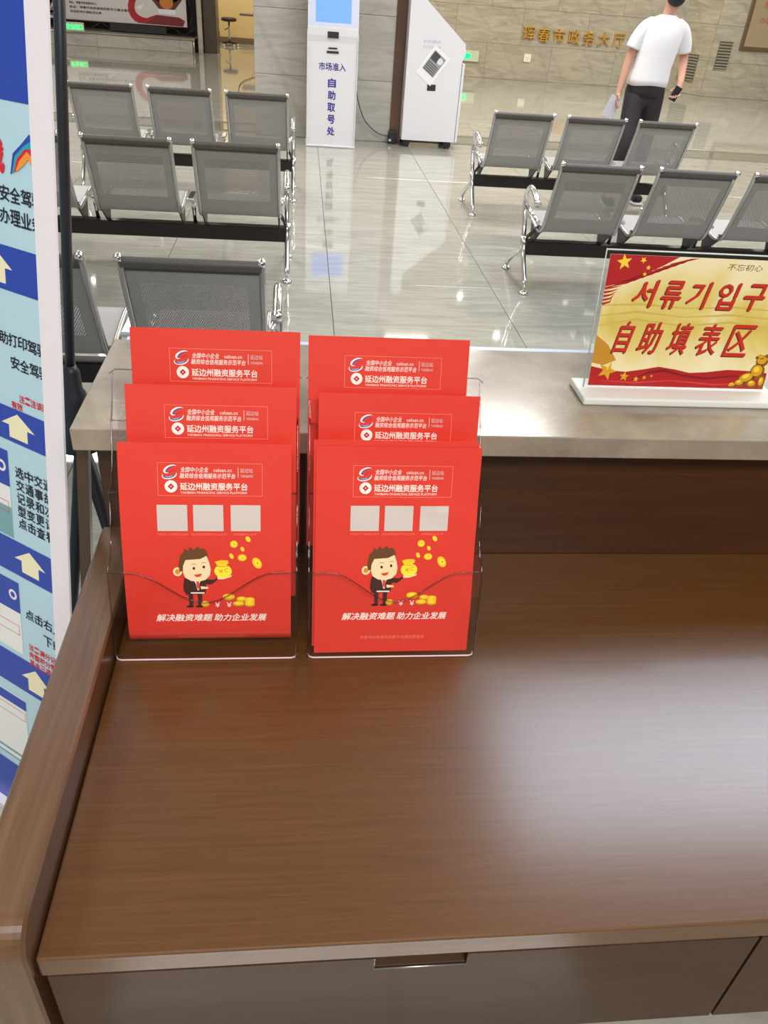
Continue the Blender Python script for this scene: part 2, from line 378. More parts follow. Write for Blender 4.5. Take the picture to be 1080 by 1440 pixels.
# room shell outside the picture
MB().box(-9, -8.8, -5, 22, 0, CEIL, M_WHITEW).build('wall_left', kind='structure')
MB().box(12.5, 12.7, -5, 17, 0, CEIL, M_WHITEW).build('wall_far_right', kind='structure')
MB().box(-9, 13, -5.2, -5, 0, CEIL, mat('rear_wall_paint', (150, 138, 120), .6)).build('wall_front', kind='structure')
MB().box(-9, 13, -5, 22, CEIL, CEIL+.1, M_WHITEW).build('ceiling', kind='structure')

ceil_ = bpy.data.objects['ceiling']
dl = MB().lathe([(.055, 0), (.055, .012)], (0, 0, 0), mat('downlight_glow', (255, 250, 240), .5, emis=26), 14).mesh('downlight')
for (x, y) in DOWN: link('downlight', dl, ceil_, (x, y, CEIL-.014))
# ---------------------------------------------------------------- desk
desk = empty('writing_desk', (.45, .72, 0), label='brown wooden writing desk with raised side panel and drawers, in the foreground', cat='desk')
def dk(mb, name, **k):
    return mb.build(name, desk, (-.45, -.72, 0), **k)
dk(MB().box(-.248, 1.45, .40, 1.04, .718, .75, M_WOOD, .0025, 2), 'desktop')
dk(MB().box(-.298, 1.45, 1.04, 1.062, .10, .9635, M_WOODB, .0015), 'back_panel')
# side panel: profile in y,z with rounded front corner
pr = []
for i in range(11):
    a = math.radians(180-9*i); pr.append((.425+.036*math.cos(a), .766+.036*math.sin(a)))
prof = [(1.0395, 0.0), (.389, 0.0)] + pr + [(1.0395, .802)]
sp = MB()
n = len(prof); bv = .003
def ring(x, s):
    cx, cz = .72, .4
    return [(x, y+(bv if y < cx else -bv)*s, z-(bv*s if z > .5 else 0)) for y, z in prof]
R4 = [ring(-.307, 1), ring(-.304, 0), ring(-.253, 0), ring(-.250, 1)]
vs = sum(R4, []); fs = [list(range(n))[::-1], [3*n+i for i in range(n)]]
for k in range(3):
    for i in range(n): fs.append([k*n+i, k*n+(i+1) % n, (k+1)*n+(i+1) % n, (k+1)*n+i])
sp.add(vs, fs, M_WOODL); dk(sp, 'side_panel')
def drawer(x0, x1, nx0, nx1):
    z0, z1 = .529, .7125; y0, y1 = .402, .42; mb = MB()
    zn = z1-.021
    for a, b, c, d in ((x0, nx0, z0, z1), (nx1, x1, z0, z1), (nx0, nx1, z0, zn)): mb.box(a, b, y0, y1, c, d, M_DRAW, .0)
    o = dk(mb, 'drawer')
    MB().box(nx0, nx1, y1-.004, y1+.012, zn-.004, z1, M_DARK).box(nx0, nx1, y0+.002, y1-.004, zn-.001, zn+.002, M_DRAW, .0008).tube([(nx0, y0, zn+.0008), (nx1, y0, zn+.0008)], .0012, M_TUBE, 6).tube([(nx0, y0, zn), (nx0, y0, z1)], .0009, M_TUBE, 6).build('handle_recess', o)
drawer(-.243, .5035, .082, .180); drawer(.5075, 1.25, .83, .928)
dk(MB().box(-.2495, 1.44, .424, 1.038, .50, .7175, M_DARK), 'carcass')
dk(MB().box(1.40, 1.45, .41, 1.04, 0, .717, M_WOODL, .002), 'end_panel')

# ---------------------------------------------------------------- marble topped table behind the desk
tb = empty('marble_counter', (.3, 1.15, 0), label='grey-brown marble topped table on bronze splayed legs, behind the wooden desk', cat='table')
def tk(mb, name, **k): return mb.build(name, tb, (-.3, -1.15, 0), **k)
tk(MB().box(-.318, 1.40, .998, 1.322, .965, 1.0, M_MARBLE, .0018, 2), 'marble_top')
tk(MB().box(-.300, 1.40, 1.3222, 1.338, .968, .9995, mat('painted_edge_highlight', (200, 212, 236), .18), .002), 'rear_edge_highlight', label='painted blue-white highlight along the rear edge')  # added strip, its pale colour stands in for the rear bevel's highlight
M_BRONZE = mat('bronze_leg', (94, 78, 68), .35, metal=.6)
for (a, b) in (((-.3145, 1.045, .965), (-.43, 1.045, 0)), ((-.285, 1.08, .965), (-.22, 1.30, 0)), ((1.35, 1.08, .965), (1.38, 1.08, 0)), ((1.35, 1.28, .965), (1.38, 1.32, 0))):
    mb = MB(); A, B = Vector(a), Vector(b); w = .0085
    P = [(q.x+dx*w, q.y+dy*w, q.z) for q in (B, A) for dx, dy in ((-1, -1), (1, -1), (1, 1), (-1, 1))]
    mb.add(P, [[3, 2, 1, 0], [4, 5, 6, 7], [0, 1, 5, 4], [1, 2, 6, 5], [2, 3, 7, 6], [3, 0, 4, 7]], M_BRONZE); tk(mb, 'leg')

# ---------------------------------------------------------------- brochures
K_RED = mat('brochure_red', (218, 56, 44), .33, coat=.45, coat_r=.26)
K_WHITE = mat('ink_white', (250, 236, 228), .5); K_GREY = mat('ink_pale_grey', (206, 196, 192), .5)
K_LINE = mat('ink_pink_line', (240, 130, 110), .5)
K_BLUE = mat('ink_blue', (52, 78, 168), .5); K_LRED = mat('ink_crimson', (196, 30, 60), .5); K_CYAN = mat('ink_cyan', (120, 190, 225), .5)
K_SKIN = mat('ink_skin', (250, 218, 176), .5); K_HAIR = mat('ink_brown', (104, 66, 36), .5); K_SUIT = mat('ink_suit', (66, 36, 34), .5)
K_GOLD = mat('ink_gold', (248, 200, 40), .5); K_GOLDD = mat('ink_gold_shade', (206, 150, 30), .5); K_BLACK = mat('ink_black', (40, 28, 26), .5); K_YEL = mat('ink_yellow', (252, 226, 60), .5)
K_TIE = mat('ink_tie', (214, 70, 48), .5)
def e_(u, v, d): return d
def header():
    p = Print(); p.frame(-.0607, .2222, .0722, .2655, .0006, K_LINE)
    # swirl emblem
    c = (-.0450, .2530)
    p.arc(c[0]+.001, c[1]+.004, .0085, .0040, 10, 250, .0026, K_WHITE, .0, 25); p.arc(c[0]+.002, c[1]+.0042, .0068, .0028, 20, 240, .0016, K_BLUE, 1, 25)
    p.arc(c[0]-.0005, c[1]-.003, .0092, .0044, 150, 370, .0030, K_WHITE, 0, 12); p.arc(c[0]-.0008, c[1]-.0032, .0080, .0034, 160, 360, .0020, K_BLUE, 1, 12)
    p.arc(c[0]-.001, c[1]-.0042, .0050, .0018, 180, 350, .0012, K_CYAN, 2, 10); p.arc(c[0]+.003, c[1]+.0005, .0058, .0012, 0, 180, .0012, K_LRED, 1, 30)
    p.text('全国中小企业', -.0318, .2532, .0030, .2600, K_WHITE, 0, .008, .12); p.text('celoan.cn', .0100, .2538, .0330, .2586, K_WHITE)
    p.text('融资综合信用服务示范平台', -.0328, .2452, .0372, .2520, K_WHITE, 0, .008, .12)
    p.rect(.0410, .2465, .0415, .2600, K_WHITE); p.text('延边站', .0440, .2532, .0600, .2590, K_GREY); p.text('YANBIAN', .0440, .2470, .0600, .2505, K_GREY)
    p.ell(-.0440, .2345, .0080, .0080, K_WHITE, 0, n=24); 
    p.poly([(-.0440, .2388), (-.0397, .2345), (-.0440, .2302), (-.0483, .2345)], K_LRED, 1); p.poly([(-.0440, .2356), (-.0429, .2345), (-.0440, .2334), (-.0451, .2345)], K_WHITE, 2)
    p.text('延边州融资服务平台', -.0325, .2298, .0530, .2395, K_WHITE, 0, .018); p.text('YANBIAN FINANCING SERVICE PLATFORM', -.0322, .2250, .0520, .2280, K_WHITE)
    for u0 in (-.0630, -.0170, .0310): p.rect(u0, .1750, u0+.0385, .2103, K_GREY)   # code panels stay blank
    for u0, u1, t in ((-.063, -.024, '扫码进入平台微信小程序'), (-.020, .025, '延边州融资服务平台公众号'), (.034, .064, '金融服务公众号')): p.text(t, u0, .1690, u1, .1722, K_LINE)
    return p
def cartoon():
    p = Print()
    # legs and shoes
    for u in (-.0245, -.0125): p.poly([(u-.0030, .086), (u+.0035, .086), (u+.0028, .066), (u-.0022, .066)], K_SUIT, 0)
    for u in (-.0268, -.0145): p.ell(u+.001, .0652, .0052, .0018, K_BLACK, 1)
    # suit jacket
    p.poly([(-.0310, .110), (-.0065, .110), (-.0035, .098), (-.0045, .085), (-.0300, .083), (-.0335, .090), (-.0330, .101)], K_SUIT, 2)
    p.poly([(-.0070, .1065), (.0065, .1055), (.0150, .1110), (.0130, .1065), (.0040, .0985), (-.0060, .0990)], K_SUIT, 2)
    p.poly([(-.0215, .1090), (-.0090, .1090), (-.0120, .1000), (-.0130, .0900), (-.0150, .0900), (-.0170, .1000)], K_WHITE, 3)
    p.poly([(-.0165, .1065), (-.0125, .1065), (-.0120, .0960), (-.0142, .0900), (-.0160, .0960)], K_TIE, 4)
    p.rect(-.0240, .0850, -.0060, .0868, K_WHITE, 3); p.poly([(-.0110, .0960), (-.0010, .0950), (-.0005, .0925), (-.0100, .0915)], K_SKIN, 5)
    # head
    p.ell(-.0400, .1175, .0058, .0065, K_SKIN, 5); p.ell(-.0400, .1175, .0032, .0038, K_GOLDD, 6)
    p.poly([(-.0385, .125), (-.0360, .140), (-.0310, .146), (-.0300, .151), (-.0255, .1475), (-.0225, .153), (-.0180, .1490), (-.0120, .1545), (-.0105, .150), (-.0045, .151), (.0000, .1445), (-.0002, .134), (-.0300, .128), (-.0330, .119), (-.0370, .117)], K_HAIR, 6)
    p.poly([(-.0330, .117), (-.0325, .126), (-.0290, .1345), (-.0100, .1360), (-.0015, .1405), (.0020, .130), (.0035, .121), (.0020, .1120), (-.0040, .1055), (-.0130, .1030), (-.0230, .1040), (-.0305, .1090)], K_SKIN, 7)
    for u, v in ((-.0185, .1225), (-.0055, .1245)): p.ell(u, v, .0017, .0022, K_BLACK, 8, n=10); p.line([(u-.003, v+.0055), (u, v+.0068), (u+.003, v+.0060)], .0007, K_HAIR, 8)
    p.poly([(-.0195, .1130), (-.0080, .1150), (-.0105, .1105), (-.0155, .1095)], K_TIE, 8)
    # hand and money bag
    p.poly([(.0120, .1110), (.0200, .1095), (.0310, .1125), (.0300, .1100), (.0200, .1065), (.0120, .1065)], K_SKIN, 7)
    p.ell(.0195, .1185, .0115, .0098, K_YEL, 8); p.poly([(.0125, .1260), (.0090, .1320), (.0170, .1345), (.0260, .1340), (.0275, .1305), (.0230, .1265)], K_GOLD, 8)
    p.arc(.0188, .1265, .0075, .0015, 180, 360, -.0010, K_GOLDD, 9)
    p.text('￥', .0140, .1160, .0195, .1215, K_GOLDD, 9, .02); p.arc(.0245, .1200, .0028, .0024, 40, 300, -.0009, K_GOLDD, 9)
    for u, v, a, b, r in ((.0345, .1570, .0050, .0050, 0), (.0530, .1640, .0030, .0044, 30), (.0455, .1500, .0024, .0036, 25), (.0310, .1400, .0026, .0042, 25), (.0450, .1378, .0058, .0048, 0), (.0645, .1300, .0056, .0085, 28)):
        p.ell(u, v, a, b, K_GOLD, 3, r, 14); p.ell(u+.0006, v, a*.62, b*.62, K_YEL, 4, r, 12); p.ell(u+.0006, v, a*.22, b*.22, K_GOLDD, 5, r, 8)
    for u, v, a, b in ((-.0055, .0690, .0055, .0046), (.0260, .0795, .0085, .0050), (.0390, .0690, .0080, .0040), (.0430, .0760, .0070, .0042), (.0540, .0680, .0070, .0040), (.0540, .0715, .0070, .0040), (.0540, .0750, .0070, .0040)):
        p.ell(u, v, a, b, K_GOLDD, 3, 0, 14); p.ell(u, v+.0010, a*.92, b*.78, K_GOLD, 4, 0, 14); p.ell(u, v+.0012, a*.5, b*.4, K_YEL, 5, 0, 10)
    for t, u in (('￥', .0075), ('￥', .0230)): p.text(t, u, .0640, u+.0065, .0715, K_WHITE, 1, .01)
    fig = p; s1, s2, s3 = Print(), Print(), Print()
    s1.text('解决融资难题', -.0720, .0425, .0015, .0535, K_WHITE, 1, .022, .25); s2.text('助力企业发展', .0050, .0425, .0745, .0535, K_WHITE, 1, .022, .25)
    s3.text('珲春市政务服务和数字化建设管理局', -.0450, .0125, .0460, .0178, K_LINE, 1, .0)
    return fig, (s1, s2, s3)
HEAD = header(); CART, SLOG = cartoon()
BW, BH = .2190, .2985
WHITES = (K_WHITE, K_GREY, K_LINE)
def brochure(name, cx, yb, zb, tilt, bulge, label, detail=2, yaw=0., dx=0., ripple=0., crease=False, curl=False, group=None):
    t = empty(name, (cx, yb, zb), (-math.radians(tilt), 0, math.radians(yaw)), label=label, cat='brochure', group=group)
    def fn(u, v, d):
        q = (v+.008)/BH
        c = -bulge*math.sin(math.pi*min(max(q, 0), 1)) + ripple*math.sin(q*9+u*14)*(.3+q)
        z = v+.008; y = c-(.00045+.00006*d if d is not None else 0)
        if curl and z < .036: a = (.036-z)/.024; z = .036-.024*math.sin(a); y += .024*(1-math.cos(a))
        if crease: dd = v-(.222-.30*max(u-.02, 0)-.10*u); y -= .0016*math.exp(-(dd/.013)**2)*min(1, max(0, (u+.03)/.05))+.0035*max(0, u-.075)/.035*max(0, 1-abs(v-.06)/.06)
        return (u+dx, y, z)
    nu, nv = 16, 60; vs = []; fs = []
    for side in (0, 1):
        for j in range(nv+1):
            for i in range(nu+1):
                u = -BW/2+BW*i/nu; v = -.008+BH*j/nv; p = fn(u, v, None); vs.append((p[0], p[1]+(.0005 if side else 0), p[2]))
    st = nu+1; o2 = st*(nv+1)
    for j in range(nv):
        for i in range(nu):
            a = j*st+i; fs.append([a, a+1, a+st+1, a+st]); fs.append([o2+a, o2+a+st, o2+a+st+1, o2+a+1])
    ef = []
    for i in range(nu): ef.append([i, o2+i, o2+i+1, i+1]); a = nv*st+i; ef.append([a, a+1, o2+a+1, o2+a])
    for j in range(nv): a = j*st; ef.append([a, a+st, o2+a+st, o2+a]); a += nu; ef.append([a, o2+a, o2+a+st, a+st])
    MB().add(vs, fs, K_RED, True).add(vs, ef, K_RED, False).build('sheet', t)
    if detail:
        HEAD.onto(fn, MB(), WHITES).build('printed_heading', t); HEAD.onto(fn, MB(), WHITES, False).build('printed_emblem', t)
    if detail > 1:
        CART.onto(fn, MB()).build('printed_cartoon', t); [q.onto(fn, MB()).build('printed_line', t) for q in SLOG]
    return t
LX, RX = -.124, .1335
GR = 'red brochures in the clear holders'
brochure('brochure', -.1185, .806, .7560, 15.8, .009, 'red brochure in the front pocket of the left holder, cartoon man printed low on it', group=GR, ripple=.0006, curl=True)
brochure('brochure', -.1125, .862, .810, 15.5, .008, 'red brochure in the middle pocket of the left holder', 1, group=GR, ripple=.0006)
brochure('brochure', -.1080, .908, .868, 16.0, .003, 'red brochure in the rear pocket of the left holder, in front of a yellow-edged stack', 1, group=GR)
st_ = empty('brochure_stack', (-.1070, .9100, .868), (-math.radians(16.0), 0, 0), label='thick stack of brochures with worn yellow edges behind the rear left brochure', cat='brochures')
mb = MB(); K_EDGE = streaks('worn_paper_edge', [(.3, (226, 90, 40)), (.5, (236, 170, 84)), (.7, (238, 206, 140))], (3, 3, 60), .6, noise=3)
for k in range(5):
    o = random.uniform(-.0012, .0012); mb.box(-BW/2+.004+o, BW/2-.0035+o+.0005*k, .0016*k+.0002, .0016*k+.0015, 0, BH-.004-.0015*k, K_EDGE)
mb.build('paper_sheets', st_)
brochure('brochure', .1330, .8025, .7562, 16.4, .001, 'creased front brochure of the right holder, small line of writing at its bottom', group=GR, ripple=.0010, yaw=.3, crease=True)
brochure('brochure', .1300, .8100, .7620, 15.9, .001, 'red brochure directly behind the front one in the right holder, shifted left', 0, group=GR, ripple=.0006, yaw=.3)
brochure('brochure', .1360, .868, .800, 16.4, .002, 'red brochure in the middle pocket of the right holder, only its heading showing', 1, group=GR, ripple=.0005, yaw=0)
brochure('brochure', .1220, .913, .862, 16.4, .001, 'red brochure in the rear pocket of the right holder, tops of blank white panels showing', 1, group=GR, ripple=.0003, yaw=0)

# ---------------------------------------------------------------- clear brochure holders
def holder(cx, w, label):
    t = empty('brochure_holder', (cx, .88, .7505), label=label, cat='brochure holder', group='clear three-tier brochure holders')
    h = w/2; T = .0022
    def Q(y, z): return (y-.88, z-.7505)
    def wall(name, yb, zb, yt, zt, scoop=0., wo=0.):
        pts = []
        hh = h+wo
        if scoop:
            top = []
            for i in range(25):
                u = -1+2*i/24; f = 0 if abs(u) > .78 else (.5+.5*math.cos(math.pi*u/.78)); top.append((u*hh, -scoop*f))
        else: top = [(-hh, -.006), (-hh+.008, 0), (hh-.008, 0), (hh, -.006)]
        N_ = len(top); vs = []
        for y_off in (0, T):
            for (x, dz) in top:
                k = (zt+dz-zb)/(zt-zb); y, z = Q(yb+(yt-yb)*k+y_off, zt+dz); vs.append((x, y, z))
            for (x, dz) in top: y, z = Q(yb+y_off, zb); vs.append((x, y, z))
        fs = []
        for i in range(N_-1):
            fs += [[i, N_+i, N_+i+1, i+1], [2*N_+i, 2*N_+i+1, 3*N_+i+1, 3*N_+i], [i, i+1, 2*N_+i+1, 2*N_+i]]
        o = MB().add(vs, fs, M_CLEAR).build(name, t)
        rim = [(x, y+T/2, z) for x, y, z in vs[:N_]]
        MB().tube(rim, .0011, M_RIM, 6).build('rim', o)
        return o
    wall('front_wall', .797, .752, .822, .884, .045)
    wall('middle_wall', .838, .790, .890, .966, .045)
    wall('rear_pocket_wall', .895, .860, .950, 1.040, .045)
    wall('back_wall', .928, .753, .9925, 1.094, 0, .004)
    # stepped sides
    side = [(.797, .752), (.823, .884), (.846, .892), (.866, .912), (.889, .964), (.906, .970), (.922, .986), (.949, 1.040), (.957, 1.046), (.9905, 1.090), (.9285, .752)]
    for sx in (-1, 1):
        P = [Q(*p) for p in side]; x = sx*h
        o = MB().prism(P, 'x', x-(T if sx > 0 else 0), x+(0 if sx > 0 else T), M_CLEAR).build('side_wall', t)
        MB().tube([(x-sx*T/2, y, z) for y, z in P[:-1]], .0012, M_RIM, 6).build('rim', o)
    b0 = Q(.797, .752); b1 = Q(.9285, .752)
    o = MB().box(-h, h, b0[0], b1[0], 0, .003, M_CLEAR).build('base', t)
    c = .008
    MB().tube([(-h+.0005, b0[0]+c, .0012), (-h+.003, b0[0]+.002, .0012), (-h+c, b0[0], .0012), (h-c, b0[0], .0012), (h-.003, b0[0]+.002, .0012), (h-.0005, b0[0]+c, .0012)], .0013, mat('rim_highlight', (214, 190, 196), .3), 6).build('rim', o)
    for (y, z) in ((.838, .790), (.895, .860)):
        q = Q(y, z); MB().box(-h+T, h-T, q[0]+T, q[0]+.095 if y < .88 else q[0]+.055, q[1]-.0015, q[1], M_CLEAR).build('pocket_floor', t)
    return t
holder(LX, .2475, 'clear three-tier brochure holder on the left, beside the desk side panel')
holder(RX, .239, 'clear three-tier brochure holder on the right, its front brochure creased')

# ---------------------------------------------------------------- acrylic table sign
sg = empty('table_sign', (.474, 1.15, 1.0), label='clear acrylic table sign with red Korean and Chinese lettering on gold', cat='sign')
MB().box(-.019, .322, -.045, .035, .0005, .013, M_FROST, .003, 2).build('base', sg)
lean = math.atan2(.03, .214)
pn = empty('panel', (0, 0, .0135), (-lean, 0, 0), sg)
MB().box(-.008, .322, -.004, -.0015, 0, .217, M_SIGNC, .0006).box(-.008, .322, .0012, .0037, 0, .217, M_SIGNC, .0006).build('acrylic_sheet', pn)
MB().tube([(-.008, -.002, .0), (-.008, -.002, .217), (.322, -.002, .217), (.322, -.002, 0)], .0015, mat('sign_edge', (205, 212, 210), .2), 6, ).build('sheet_edge', pn)
def goldmat():
    m = mat('sign_gold_print', (226, 204, 130), .45); v = coords(m, (1, 1, 1))
    n = N(m, 'ShaderNodeTexNoise', i_Scale=8, i_Detail=5, i_Distortion=1.5); L(m, v, n.inputs['Vector'])
    g = N(m, 'ShaderNodeSeparateXYZ'); L(m, v, g.inputs[0])
    a = N(m, 'ShaderNodeMath', operation='MULTIPLY_ADD', i_1=9.5, i_2=-1.0); L(m, g.outputs[2], a.inputs[0])
    b = N(m, 'ShaderNodeMath', operation='ABSOLUTE'); L(m, a.outputs[0], b.inputs[0])
    c = N(m, 'ShaderNodeMath', operation='MULTIPLY_ADD', i_1=.55); L(m, b.outputs[0], c.inputs[0]); L(m, n.outputs['Fac'], c.inputs[2])
    r = ramp(m, [(.30, (206, 178, 74)), (.55, (222, 200, 112)), (.8, (236, 220, 168)), (1., (240, 228, 190))]); L(m, c.outputs[0], r.inputs['Fac'])
    L(m, r.outputs[0], bsdf(m).inputs['Base Color']); return m
G_BG = goldmat(); G_RED = mat('sign_red', (196, 44, 28), .45); G_DR = mat('sign_dark_red', (176, 24, 30), .45); G_SH = mat('sign_letter_shadow', (110, 24, 14), .45)
G_DG = mat('sign_deep_gold', (214, 160, 36), .45); G_LG = mat('sign_bright_gold', (250, 208, 60), .45); G_BR = mat('sign_bronze', (140, 84, 20), .45)
p = Print(); U0, U1, V0, V1 = .0, .306, .002, .210
p.rect(U0, V0, U1, V1, G_BG, 0)
# brush-stroke flag corner
p.poly([(0, V1), (.112, V1), (.100, .203), (.086, .195), (.062, .183), (.036, .171), (.012, .164), (0, .161)], G_DR, 1)
for i in range(9): u = .030+.012*i; v = .166+.0048*i; p.line([(u-.028, v-.006), (u+.004, v+.002), (u+.018, min(v+.008, .209))], [.0012, .0030, .0004], G_DR, 1)
for i in range(5): p.line([(.0, .158-.006*i), (.012, .160-.0055*i), (.026-.003*i, .163-.0045*i)], [.004, .0024, .0004], G_DR, 1)
for u, v, r, a in ((.024, .199, .0125, 100), (.054, .203, .0055, 60), (.064, .192, .0042, 80), (.060, .182, .0036, 95)): p.star(u, v, r, G_LG, 2, a)
for u, v, a in ((-.004, .130, .04),): pass
for i in range(6): p.line([(.0, .100+.008*i), (.06, .112+.006*i), (.14, .104+.007*i), (.22, .112+.006*i), (U1, .104+.007*i)], [.0015, .004, .0018, .0035, .001], G_BG if i % 2 else mat('sign_gold_streak', (206, 182, 88), .45), 1)
p.poly([(0, .085), (.022, .070), (.040, .045), (.020, .036), (0, .04)], mat('sign_ochre', (198, 140, 44), .45), 1)
# ribbon
rb = [(0, .034), (.03, .028), (.06, .026), (.09, .031), (.115, .036), (.145, .032), (.17, .027), (.20, .029), (.235, .034), (.27, .033), (U1, .030)]
vs = rb+[(u, V0) for u, v in rb]; nn = len(rb); p.items.append((vs, [[i, nn+i, nn+i+1, i+1] for i in range(nn-1)], G_DR, 1))
p.line([(.07, .012), (.10, .026), (.125, .030), (.16, .022), (.20, .018), (.25, .024), (.29, .020)], [.001, .004, .0045, .003, .004, .003, .001], mat('sign_ribbon_shade', (130, 14, 26), .45), 2)
p.line([(.02, .010), (.08, .008), (.14, .013), (.22, .008), (.28, .012)], [.001, .003, .002, .003, .001], mat('sign_ribbon_light', (206, 60, 56), .45), 2)
for u, v, r, a in ((.028, .027, .0165, 70), (.059, .018, .0085, 85), (.080, .014, .0052, 80), (.094, .017, .0040, 90), (.106, .020, .0028, 90)):
    p.star(u, v, r, G_DG, 3, a); p.poly([(u, v)]+[(u+r*math.cos(math.radians(a+72*k)), v+r*math.sin(math.radians(a+72*k))) for k in (0,)]+[(u+r*.42*math.cos(math.radians(a+36)), v+r*.42*math.sin(math.radians(a+36)))], G_LG, 4)
# golden lion sculpture
for u, v, a, b, r in ((.272, .020, .016, .010, 20), (.288, .032, .013, .014, 0), (.292, .050, .011, .010, 0), (.262, .011, .010, .006, 0), (.284, .010, .009, .007, 0), (.300, .014, .006, .011, 0), (.250, .007, .008, .004, 10)):
    p.ell(u, v, a, b, G_BR, 3, r, 14); p.ell(u-.001, v+.002, a*.75, b*.7, G_DG, 4, r, 12); p.ell(u-.002, v+.004, a*.4, b*.35, G_LG, 5, r, 10)
for k in range(7): p.ell(.282+.004*k, .056+.003*math.sin(k*2), .0035, .0030, G_DG if k % 2 else G_BR, 5, 0, 8)
# lettering
def letters(t, u0, v0, u1, v1, bold):
    for (a, mm, d) in ((-.0016, G_SH, 6), (0, G_RED, 8)): p.text(t, u0+a*1.1, v0+a, u1+a*1.1, v1+a, mm, d, bold, .21)
for ch, u0, u1 in (('서', .046, .079), ('류', .092, .123), ('기', .136, .167), ('입', .184, .215), ('구', .229, .262)): letters(ch, u0, .1325 if ch != '류' else .1315, u1, .1735, .022)
for ch, u0, u1 in (('自', .030, .053), ('助', .070, .102), ('填', .120, .151), ('表', .168, .203), ('区', .219, .258)): letters(ch, u0, .0575, u1, .1085, .013)
p.text('不忘初心', .192, .1930, .250, .2030, G_SH, 2, .0, .2); p.text('牢记', .268, .1930, .296, .2030, G_SH, 2, .0, .2)
p.onto(lambda u, v, d: (u, -.0002-.00006*d, v), MB()).build('printed_insert', pn)
MB().box(U0, U1, .0, .0008, V0, V1, mat('insert_paper', (236, 232, 220), .6)).build('insert_paper', pn)

# ---------------------------------------------------------------- standing banner at left
bd = Vector((-.813, .582, 0)).normalized(); be = Vector((.091, .127, .988)).normalized(); bn = bd.cross(be).normalized()
if bn.y > 0: bn = -bn       # faces the camera
bn = bd.cross(be)
if bn.dot(Vector((0, 0, 1.55))-Vector((-.484, 1.027, 0))) < 0: bn = -bn
ban = empty('banner_stand', (-.484, 1.027, .0), label='tall pale-blue information banner with a white frame at the left edge', cat='banner')
def bp(u, v, d): return tuple(bd*u+be*v+bn*(.002+.0001*d))
def bbox(u0, u1, v0, v1, d0, d1, m, mb=None):
    mb = mb or MB(); P = [tuple(bd*u+be*v+bn*d) for d in (d0, d1) for u, v in ((u0, v0), (u1, v0), (u1, v1), (u0, v1))]
    return mb.add(P, [[3, 2, 1, 0], [4, 5, 6, 7], [0, 1, 5, 4], [1, 2, 6, 5], [2, 3, 7, 6], [3, 0, 4, 7]], m)
B_PALE = mat('banner_pale_blue', (180, 216, 234), .4); B_BLUE = mat('banner_blue', (24, 66, 176), .35, coat=.3); B_CREAM = mat('banner_cream', (238, 234, 200), .5)
B_INK = mat('banner_ink', (22, 28, 50), .5); B_REDK = mat('banner_red_ink', (206, 34, 52), .5); B_WHT = mat('banner_white', (232, 230, 240), .45)
B_LEFT = .78
p = Print()
p.rect(0, 1.393, B_LEFT, 2.02, B_BLUE, 1)
for (t, b) in ((1.199, 1.133), (.942, .881), (.688, .616), (.425, .345), (.122, .0)): p.rect(0, b, B_LEFT, t, B_BLUE, 1)
p.line([(.08, 1.45), (.04, 1.62), (.05, 1.85), (.02, 2.0)], [.02, .05, .03, .01], mat('banner_mid_blue', (48, 96, 200), .4), 2)
def mirror_text(t, u_left, v0, u_right, v1, m, bold=.02):   # banner's u grows to the left
    vs, fs, (x0, x1, y0, y1) = glyphs(t, bold); kx = (u_right-u_left)/(x1-x0); ky = (v1-v0)/(y1-y0)
    for n_, (ox, oy) in enumerate(((0, 0), (1, 0), (-1, 0), (0, 1), (0, -1))): p.items.append(([(u_left+(x-x0)*kx+ox*ky*bold, v0+(y-y0)*ky+oy*ky*bold) for x, y in vs], fs, m, 3+.15*n_))
def arrow(cx, top, bot, w):
    mid = top-(top-bot)*.52; p.poly([(cx-w, mid), (cx, top), (cx+w, mid)], B_CREAM, 2); p.poly([(cx-w*.55, mid), (cx+w*.55, mid), (cx+w*.55, bot), (cx-w*.55, bot)], B_CREAM, 2)
arrow(.092, 1.190, 1.142, .036); arrow(.066, .934, .889, .040); arrow(.058, .677, .628, .040); arrow(.062, .412, .356, .040)
def row(t, u_right, v0, ch, m, bold=.02, step=1.08):         # last character ends at u_right (may pass under the frame)
    for i, c_ in enumerate(reversed(t)): a = u_right+ch*step*i; mirror_text(c_, a+ch, v0, a, v0+ch, m, bold)
row('交通安全驾驶', -.016, 1.262, .021, B_INK); row('可办理业务', -.014, 1.231, .021, B_INK)
row('自助打印驾驶', -.010, 1.047, .020, B_INK); row('安全驾驶', -.012, 1.011, .020, B_INK)
mirror_text('战', .098, 1.300, .060, 1.345, B_REDK, .05)
row('注：注该照', -.008, .958, .0125, B_REDK, .03); row('有效', .052, .943, .0125, B_REDK, .03)
for i, t in enumerate(('选中交通', '交通事故', '记录和次', '型变更记', '点击查看')): row(t, -.009+.000*i, .818-.0245*i, .020, B_INK, .025, 1.15)
row('点击右上', -.016, .528, .022, B_INK, .02, 1.1); row('下载', -.014, .490, .022, B_INK, .02, 1.1)
for i, t in enumerate(('注：满分记录', '完整积分需要', '其余三项为准')): row(t, -.012, .458-.018*i, .0135, B_REDK, .03, 1.1)
# ribbon emblem
for col, k in ((B_BLUE, 0), (mat('banner_teal', (30, 160, 190), .5), 1), (B_REDK, 2), (mat('banner_orange', (236, 150, 60), .5), 3)):
    p.line([(.046-.004*k, 1.300+.002*k), (.036-.004*k, 1.325-.003*k), (.018-.003*k, 1.338-.003*k), (.000, 1.352-.010*k)], [.002, .009, .010, .012], col, 3+k)
